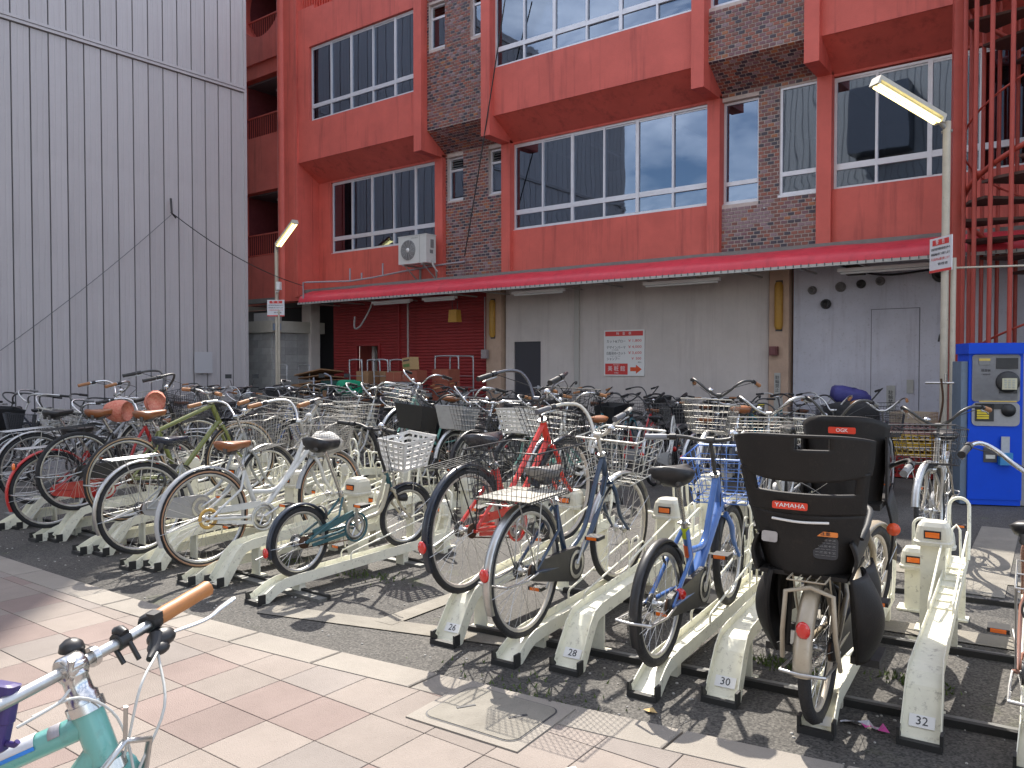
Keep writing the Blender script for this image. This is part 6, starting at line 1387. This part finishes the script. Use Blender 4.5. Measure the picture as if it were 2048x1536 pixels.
# trolleys, boxes, crates in front of the shutter
TRM = mat('trolley_grey', (.45,.46,.47), .4, .6, noise=.2, dirt=.3)
def trolley(loc, yaw, label, h=1.55, w_=.62, d_=.5, lean=0):
    o = empty('cage_trolley', loc, R(yaw), label, 'trolley', 'cage trolleys by the shutter')
    m = MB(); 
    for s_ in (-1, 1): m.tube(crv([(-w_/2,s_*d_/2,.15),(-w_/2-lean,s_*d_/2,h-.12),(-w_/2+.03-lean,s_*d_/2,h-.03),(-w_/2+.1-lean,s_*d_/2,h),(w_/2-.1-lean,s_*d_/2,h),(w_/2-.03-lean,s_*d_/2,h-.03),(w_/2-lean,s_*d_/2,h-.12),(w_/2,s_*d_/2,.15)],3), .017, 7)
    m.build('frame', TRM, o)
    for s_ in (-1, 1):
        for z_ in (.4,.7,1.0,1.25):
            m = MB(); m.tube([(-w_/2-lean*z_/h,s_*d_/2,z_),(w_/2-lean*z_/h,s_*d_/2,z_)], .008, 5); m.build('rung', TRM, o)
    m = MB(); m.bb((-w_/2,-d_/2,.14),(w_/2,d_/2,.17)); m.build('deck', TRM, o)
    for x_ in (-w_/2+.05,w_/2-.05):
        for y_ in (-d_/2+.05,d_/2-.05): m = MB(); m.ring([(0,-.015),(.055,-.015),(.055,.015),(0,.015)], 12, c=(x_,y_,.06), closed=False); m.build('castor', BLACKM, o)
    return o
trolley((-13.9,12.6,0), 0, 'grey cage trolley left of the pair standing before the shutter window', 1.62, .42, .55, .06); trolley((-13.25,12.75,0), 5, 'grey cage trolley right of the pair standing before the shutter window', 1.62, .42, .55, .06); trolley((-17.0,12.9,0), -15, 'grey cage trolley at the far left beside the block shed', 1.5, .7, .6); trolley((-12.0,13.5,0), 0, 'grey cage trolley behind the red brown crates', 1.7, .7, .5)
CARD = mat('cardboard', (.30,.17,.085), .85, noise=.2, nscale=4, objvar=.15); REDC = mat('red_brown_card', (.30,.085,.05), .8, noise=.15)
def box(x, y, z, w_, d_, h_, mt, label, rz=0, name='cardboard_box', cat='box', tilt=None, extra=None):
    o = empty(name, (x,y,z), R(rz), label, cat)
    if tilt: o.rotation_euler = (R(tilt[0]), R(tilt[1]), R(rz))
    m = MB(); m.bb((-w_/2,-d_/2,0),(w_/2,d_/2,h_)); m.build('carton', mt, o)
    m = MB(); m.bb((-w_/2-.001,-.03,h_),(w_/2+.001,.03,h_+.0015)); m.bb((-.002,-d_/2-.002,h_*.1),(.002,-d_/2-.0,h_*.98)); m.build('tape', plas((.35,.25,.14),.4), o)
    if extra: extra(o, w_, d_, h_)
    return o
def green_print(o, w_, d_, h_):
    m = MB(); g_ = plas((.05,.28,.24),.6)
    for (a, b, c, d) in ((-.9,-.5,.1,.9),(.5,.9,.1,.9)): 
        for k in range(5): m.bb((a*w_/2,-d_/2-.002,h_*(.14+.15*k)),(b*w_/2,-d_/2,h_*(.22+.15*k)))
    m.bb((-.85*w_/2,-d_/2-.002,h_*.86),(.85*w_/2,-d_/2,h_*.92)); m.build('green_print', g_, o); m = MB(); m.bb((-.25*w_/2,-d_/2-.003,h_*.4),(.25*w_/2,-d_/2,h_*.62)); m.build('red_print', INKR, o)
WB_ = mat('white_carton', (.52,.52,.56), .7, noise=.08)
for k, nm in enumerate(('lowest','second from the bottom','third from the bottom','topmost')):
    box(-12.62, 12.3, .06+.27*k, .40, .34, .265, WB_, f'white carton with green print, {nm} of its stack', 12+k, extra=green_print)
    box(-12.24, 12.38, .06+.27*k, .36, .34, .265, WB_, f'plain white carton right of the green printed ones, {nm} of its stack', 12-k)
box(-12.55,12.3,1.145,.42,.34,.20,REDC,'red brown carton lying on top of the white green printed cartons',8)
box(-12.12,12.36,1.145,.40,.34,.24,REDC,'red brown carton on top of the plain white cartons',6)
box(-12.2,12.33,1.39,.30,.22,.27,mat('tan_crate', (.42,.28,.13), .7, noise=.1),'small tan crate with a green label tilted on top of the stack',-10,tilt=(0,-6),extra=lambda o,w_,d_,h_: (lambda m: (m.bb((-w_*.38,-d_/2-.003,h_*.25),(w_*.38,-d_/2,h_*.5)), m.bb((-w_*.38,-d_/2-.003,h_*.72),(w_*.38,-d_/2,h_*.84),1), m.build('green_label', [plas((.12,.2,.05),.6), plas((.08,.06,.05),.6)], o)))(MB()))
for k in range(5): box(-11.75,12.95,.02+.28*k,.45,.4,.27,REDC,f'red brown carton by the shutter, {["lowest","second","third","fourth","topmost"][k]} of the tall stack right of the white cartons',k*2-4)
for k in range(4): box(-13.85,12.6,.18+.3*k,.34,.42,.28,CARD,f'brown carton loaded in the left trolley of the pair, {["lowest","second","third","topmost"][k]}',k*3)
for k in range(4): box(-13.22,12.75,.18+.3*k,.34,.42,.28,CARD,f'brown carton loaded in the right trolley of the pair, {["lowest","second","third","topmost"][k]}',-k*3)
box(-14.75,12.3,0,.6,.5,.55,CARD,'large brown carton standing left of the paired trolleys',10); box(-14.7,12.35,.55,.45,.4,.35,CARD,'brown carton resting on the large one left of the trolleys',-8)
for k in range(9):
    o = empty('flattened_card', (-16.4+rnd.uniform(-.1,.1),13.3,.35+k*.115), R(rnd.uniform(-14,14)), f'sheet of flattened brown cardboard, {ORD[k]} from the bottom of the pile before the shutter', 'cardboard'); o.rotation_euler.x = R(rnd.uniform(-6,6)); o.rotation_euler.y = R(rnd.uniform(-8,8)); m = MB(); m.bb((-.6,-.35,0),(.6,.35,.03)); m.build('sheet', CARD, o)
o = empty('pile_stand', (-16.4,13.35,0), 0, 'low dark pallet under the pile of flattened cardboard', 'pallet'); m = MB(); 
for k in range(6): m.bb((-.65+k*.23,-.4,.1),(-.5+k*.23,.4,.13))
for k in range(3): m.bb((-.65,-.4+k*.36,0),(.65,-.32+k*.36,.1))
m.build('slats', plas((.12,.09,.06),.8), o)
o = empty('platform_cart', (-15.3,12.9,0), 8, 'blue grey platform cart with bent handle loaded with a dark green crate', 'cart'); m = MB(); m.bb((-.5,-.3,.75),(.5,.3,.79)); m.build('platform', plas((.35,.38,.45),.4), o); m = MB(); m.tube(crv([(-.5,-.28,.1),(-.5,-.28,1.1),(-.56,-.25,1.25),(-.66,-.2,1.3)]), .02, 7); m.tube([(-.5,.28,.1),(-.5,.28,1.2)], .02, 7); m.tube([(.48,-.28,.1),(.48,-.28,.76)], .02, 7); m.build('handle', plas((.4,.43,.5),.35), o)
o = empty('green_crate', (-15.2,12.9,.79), 0, 'dark green plastic crate on the platform cart', 'crate'); m = MB(); solid_basket(m, .5,.52,.75,.78,.33); m.v = [(x-.38,y,z) for x,y,z in m.v]; m.build('crate_body', plas((.01,.06,.05),.5), o)
# yellow and red crates by the lamp post
def pcrate(x, y, z, c, label, rz=0, h=.3):
    o = empty('bottle_crate', (x,y,z), R(rz), label, 'crate', 'stacked plastic crates by the right lamp post'); mt = plas(c,.45)
    m = MB()
    for (a, b, c_, d_) in ((-.25,-.19,.25,-.18),(-.25,.18,.25,.19),(-.25,-.18,-.24,.18),(.24,-.18,.25,.18)):
        m.bb((a,b,0),(c_,d_,h*.28)); m.bb((a,b,h*.86),(c_,d_,h)); m.bb((a,b,h*.55),(c_,d_,h*.66))
        n = 7
        for k in range(n+1):
            if c_-a > .1: xx = a+(c_-a-.02)*k/n; m.bb((xx,b,h*.28),(xx+.02,d_,h*.86))
            elif k < 6: yy = b+(d_-b-.02)*k/5; m.bb((a,yy,h*.28),(c_,yy+.02,h*.86))
    m.bb((-.24,-.18,.0),(.24,.18,.015)); m.build('crate_shell', mt, o)
for k, (c, nm) in enumerate((((.35,.02,.02),'lowest red crate'),((.35,.02,.02),'second red crate'),((.60,.36,.01),'lower yellow crate'),((.60,.36,.01),'upper yellow crate'),((.38,.2,.18),'faded pink crate'),((.42,.34,.25),'pale brown topmost crate'))):
    if k < 5: pcrate(-1.62,11.6,.005+k*.145,c,nm+' in the stack right of the lamp post',3*k-6,.14)
    pcrate(-2.25,11.8,.005+k*.145,c,nm+' in the stack left of the lamp post',-2*k+4,.14)
# hanging chain and tap by the machine
m = MB(); m.tube(crv([(-1.62,9.9,1.35),(-1.60,9.9,1.1),(-1.64,9.92,.8),(-1.62,9.9,.5)]), .012, 5); m.build('hanging_chain', RUST, label='rusty chain hanging beside the blue payment machine', cat='chain')
m = MB(); m.tube([(-1.78,9.92,1.30),(-1.50,9.95,1.30)], .014, 6); m.tube([(-1.58,9.94,1.30),(-1.58,9.94,1.40)], .012, 6); m.build('tap', CHROME, label='small chrome tap left of the blue payment machine', cat='tap')
# small litter
m = MB(); rq = random.Random(4); 
vs = [(rq.uniform(-.11,.11), rq.uniform(-.035,.035), rq.uniform(.0,.03)) for _ in range(16)]; vs.sort(); m.add(vs, [(i,i+1,i+2) for i in range(14)]); o = m.build('candy_wrapper', plas((.5,.5,.55),.3), None, (-.86,3.52,-.01), label='crumpled silver and pink wrapper on the asphalt by rack 32', cat='litter')
m = MB(); vs = [(rq.uniform(.0,.12), rq.uniform(-.04,.02), rq.uniform(.0,.03)) for _ in range(10)]; vs.sort(); m.add(vs, [(i,i+1,i+2) for i in range(8)]); m.build('pink_end', plas((.6,.08,.32),.4), o)
for (x_, y_, s_, c, lb) in ((-1.62,3.10,.035,(.5,.35,.15),'small tan dry leaf on the asphalt below rack 29'), (-1.58,2.42,.035,(.6,.6,.55),'small white paper scrap on the paving tiles at the bottom'), (-2.38,3.62,.06,(.55,.48,.33),'pale dry leaf on the asphalt behind the dark blue bicycle wheel')):
    m = MB(); m.add([(-s_,0,.002),(0,-s_*.6,.008),(s_,0,.003),(0,s_*.6,.012)], [(0,1,2,3)]); m.build('litter_scrap', plas(c,.8), None, (x_,y_,.019 if y_ < 2.8 else -.008), label=lb, cat='litter')
# ---------------------------------------------------------------- foreground turquoise bicycle
TQ = (.16,.43,.39)
br, BSM, BK_ = bike(dict(loc=(-2.055,.165,.016), yaw=36, label='turquoise bicycle close to the camera with an orange grip and a purple lamp case', c=TQ, style='diamond', R=.35, WB=1.05, det=2, tr=.0228, fender=None, bar='straight', lever=0, barm=ALLOY, grip=plas((.42,.17,.05),.5), gripc='o', head=.090, stem=.080, fx=.15,
    steer=-22, bw=.90, cable=plas((.55,.55,.52),.35), sad=BRN, sadc='b', cc='guard', ccm=BLACKP, lamp=0, lock=0, refl=0, bell=0, lean=-1, stand='down', bh=.9))
T_ = BK_['T']; H1 = BK_['H1']; H0 = BK_['H0']
det_ = link('stem', (lambda m: (m.lathe([(0,.0),(.022,.0),(.026,.006),(.027,.03),(.022,.034),(.0215,.06),(.024,.064),(.024,.074),(.021,.076),(.022,.076),(.028,.078),(.028,.086),(.0,.09)], 18, 0, (0,0,0)), m)[1])(MB()).mesh('stem', CHROME), br, M=BSM@Matrix.Translation(H1)@AX.to_track_quat('Z','Y').to_matrix().to_4x4())
def part_on_bar(name, mt, fn): m = MB(); fn(m); return m.build(name, mt, br, M=BSM)
P_ = lambda x, y, z: T_+V((x,y,z))
part_on_bar('bell', BLACKP, lambda m: (m.lathe([(0,.020),(.011,.018),(.019,.011),(.022,.0),(.0,.0)], 18, 0, P_(-.03,.028,.016)), m.tube([P_(-.015,.04,.0),P_(-.03,.035,.02)], .008, 6)))
part_on_bar('bar_clamp', CHROME, lambda m: (m.tube([P_(0,-.020,0),P_(0,-.016,0),P_(0,.016,0),P_(0,.020,0)], [.021,.025,.025,.021], 14), m.tube([P_(.022,-.02,.01),P_(.03,-.02,.03)], .006, 6), m.tube([P_(-.0,.05,0),P_(0,.038,0)], .018, 12)))
part_on_bar('lamp_bracket', BLACKP, lambda m: (m.tube([P_(0,.095,.002),P_(0,.118,.004)], .017, 12), m.tube([P_(-.012,.106,.017),P_(.0,.106,.021),P_(.012,.106,.017)], [.009,.011,.009], 8), m.tube([P_(.014,.112,.0),P_(.03,.116,-.035)], .005, 5), m.tube([P_(-.012,.096,.0),P_(.012,.098,-.038)], .005, 5)))
part_on_bar('shifter', BLACKP, lambda m: (m.tube([P_(-.004,.168,.004),P_(-.006,.172,.004),P_(-.008,.196,.005),P_(-.008,.200,.005)], [.016,.0195,.0195,.016], 14), m.sphere(P_(.020,.180,-.022), .024, n=12, sc_=(1,1.25,.75)), m.sphere(P_(.032,.160,-.032), .017, n=10, sc_=(1.2,1.3,.8)), m.tube([P_(.02,.17,-.012),P_(.035,.15,-.03),P_(.05,.12,-.034)], [.014,.012,.006], 8), m.box(P_(.006,.182,.02), (.02,.022,.012))))
part_on_bar('front_lever', ALLOY, lambda m: m.tube(crv([P_(.03,.195,-.018),P_(.055,.26,-.016),P_(.058,.30,-.008),P_(.06,.34,-.002)]), [.005,.006,.007,.007,.007,.007,.007,.0075,.008,.008,.009,.009,.009,.009,.009,.007][:16], 8, flat=.45))
part_on_bar('cables', plas((.55,.55,.52),.35), lambda m: (m.tube(crv([P_(.05,.14,-.03),P_(.09,.06,-.05),P_(.09,.02,-.14),P_(.06,.0,-.24)]), .0026, 6), m.tube(crv([P_(.04,.15,-.035),P_(.11,.09,-.10),P_(.10,.03,-.19),P_(.09,-.01,-.28)]), .0026, 6), m.tube(crv([P_(.03,-.10,-.03),P_(.05,-.03,-.03),P_(.075,.02,-.09),P_(.10,.02,-.2),P_(.085,.0,-.30)]), .0026, 6), m.tube(crv([P_(.035,-.13,-.03),P_(.05,-.07,-.02),P_(.03,-.03,-.02)]), .0026, 6)))
PURP = plas((.045,.03,.15),.35)
pc = empty('lamp_case', (0,0,0), 0, 'dark purple lamp case hooked on the handlebar of the turquoise bicycle', 'lamp case')
bpy.context.view_layer.update()
Wm = br.matrix_world@BSM; pw = Wm@P_(-.022,-.112,-.004)
pc.location = pw; pc.rotation_euler = (R(-8), R(6), R(30))
m = MB(); pl_ = rrect(.050,.032,.010,4); k = len(pl_)
vs = []; lv = [(.028,.6),(.026,1),(-.032,1.02),(-.034,.94),(-.075,.90),(-.08,.7)]
for z_, s_ in lv: vs += [(a*s_, b*s_, z_) for a, b in pl_]
m.add(vs, [(i*k+j,i*k+(j+1) % k,(i+1)*k+(j+1) % k,(i+1)*k+j) for i in range(len(lv)-1) for j in range(k)]+[tuple(range(k)), tuple(range(len(vs)-1,len(vs)-k-1,-1))], 0, False)
m.build('case_body', PURP, pc); m = MB(); m.tube([(.024,0,-.064),(.038,0,-.064),(.042,.0,-.058)], .005, 6); m.build('clip', PURP, pc)
# gusset, stickers, brake
ga = H1-AX*.02; gb_ = BK_['Sc']-V((-math.cos(R(71)),0,math.sin(R(71))))*.02; d_ = (gb_-ga).normalized()
dn_ = d_.cross(V((0,-1,0))).normalized(); dn_ = dn_ if dn_.z > 0 else -dn_
def patch(a, b, t0, t1, r_, mt, name):
    m = MB(); m.shell(lambda u, v_: ga+d_*(a+(b-a)*u)+(dn_*math.cos(R(t0+(t1-t0)*v_))+V((0,-1,0))*math.sin(R(t0+(t1-t0)*v_)))*r_, 2, 8, .0006); m.build(name, mt, br)
patch(.095, .185, 5, 75, .0233, plas((.62,.64,.68),.4), 'white_sticker'); patch(.095, .185, 76, 92, .0233, plas((.02,.22,.70),.4), 'blue_stripe'); patch(.045, .068, 15, 80, .0233, plas((.36,.35,.38),.5), 'number_sticker')
m = MB(); m.lathe([(.024,0),(.028,.004),(.028,.014),(.022,.018)], 18, 0, H1, AX.to_track_quat('Z','Y').to_matrix()); m.lathe([(.024,0),(.028,-.004),(.028,-.014),(.022,-.018)], 18, 0, H0-AX*.008, AX.to_track_quat('Z','Y').to_matrix()); m.build('headset', CHROME, br)
part_on_bar('front_brake', ALLOY, lambda m: (m.tube([H0+V((.035,.045,-.05)),H0+V((.05,.05,.02)),H0+V((.05,.0,.045)),H0+V((.05,-.05,.02)),H0+V((.035,-.045,-.05))], .006, 6), m.box(H0+V((.04,.04,-.06)),(.03,.016,.02)), m.tube([H0+V((.05,.0,.045)),H0+V((.06,.0,.11))], .004, 5)))
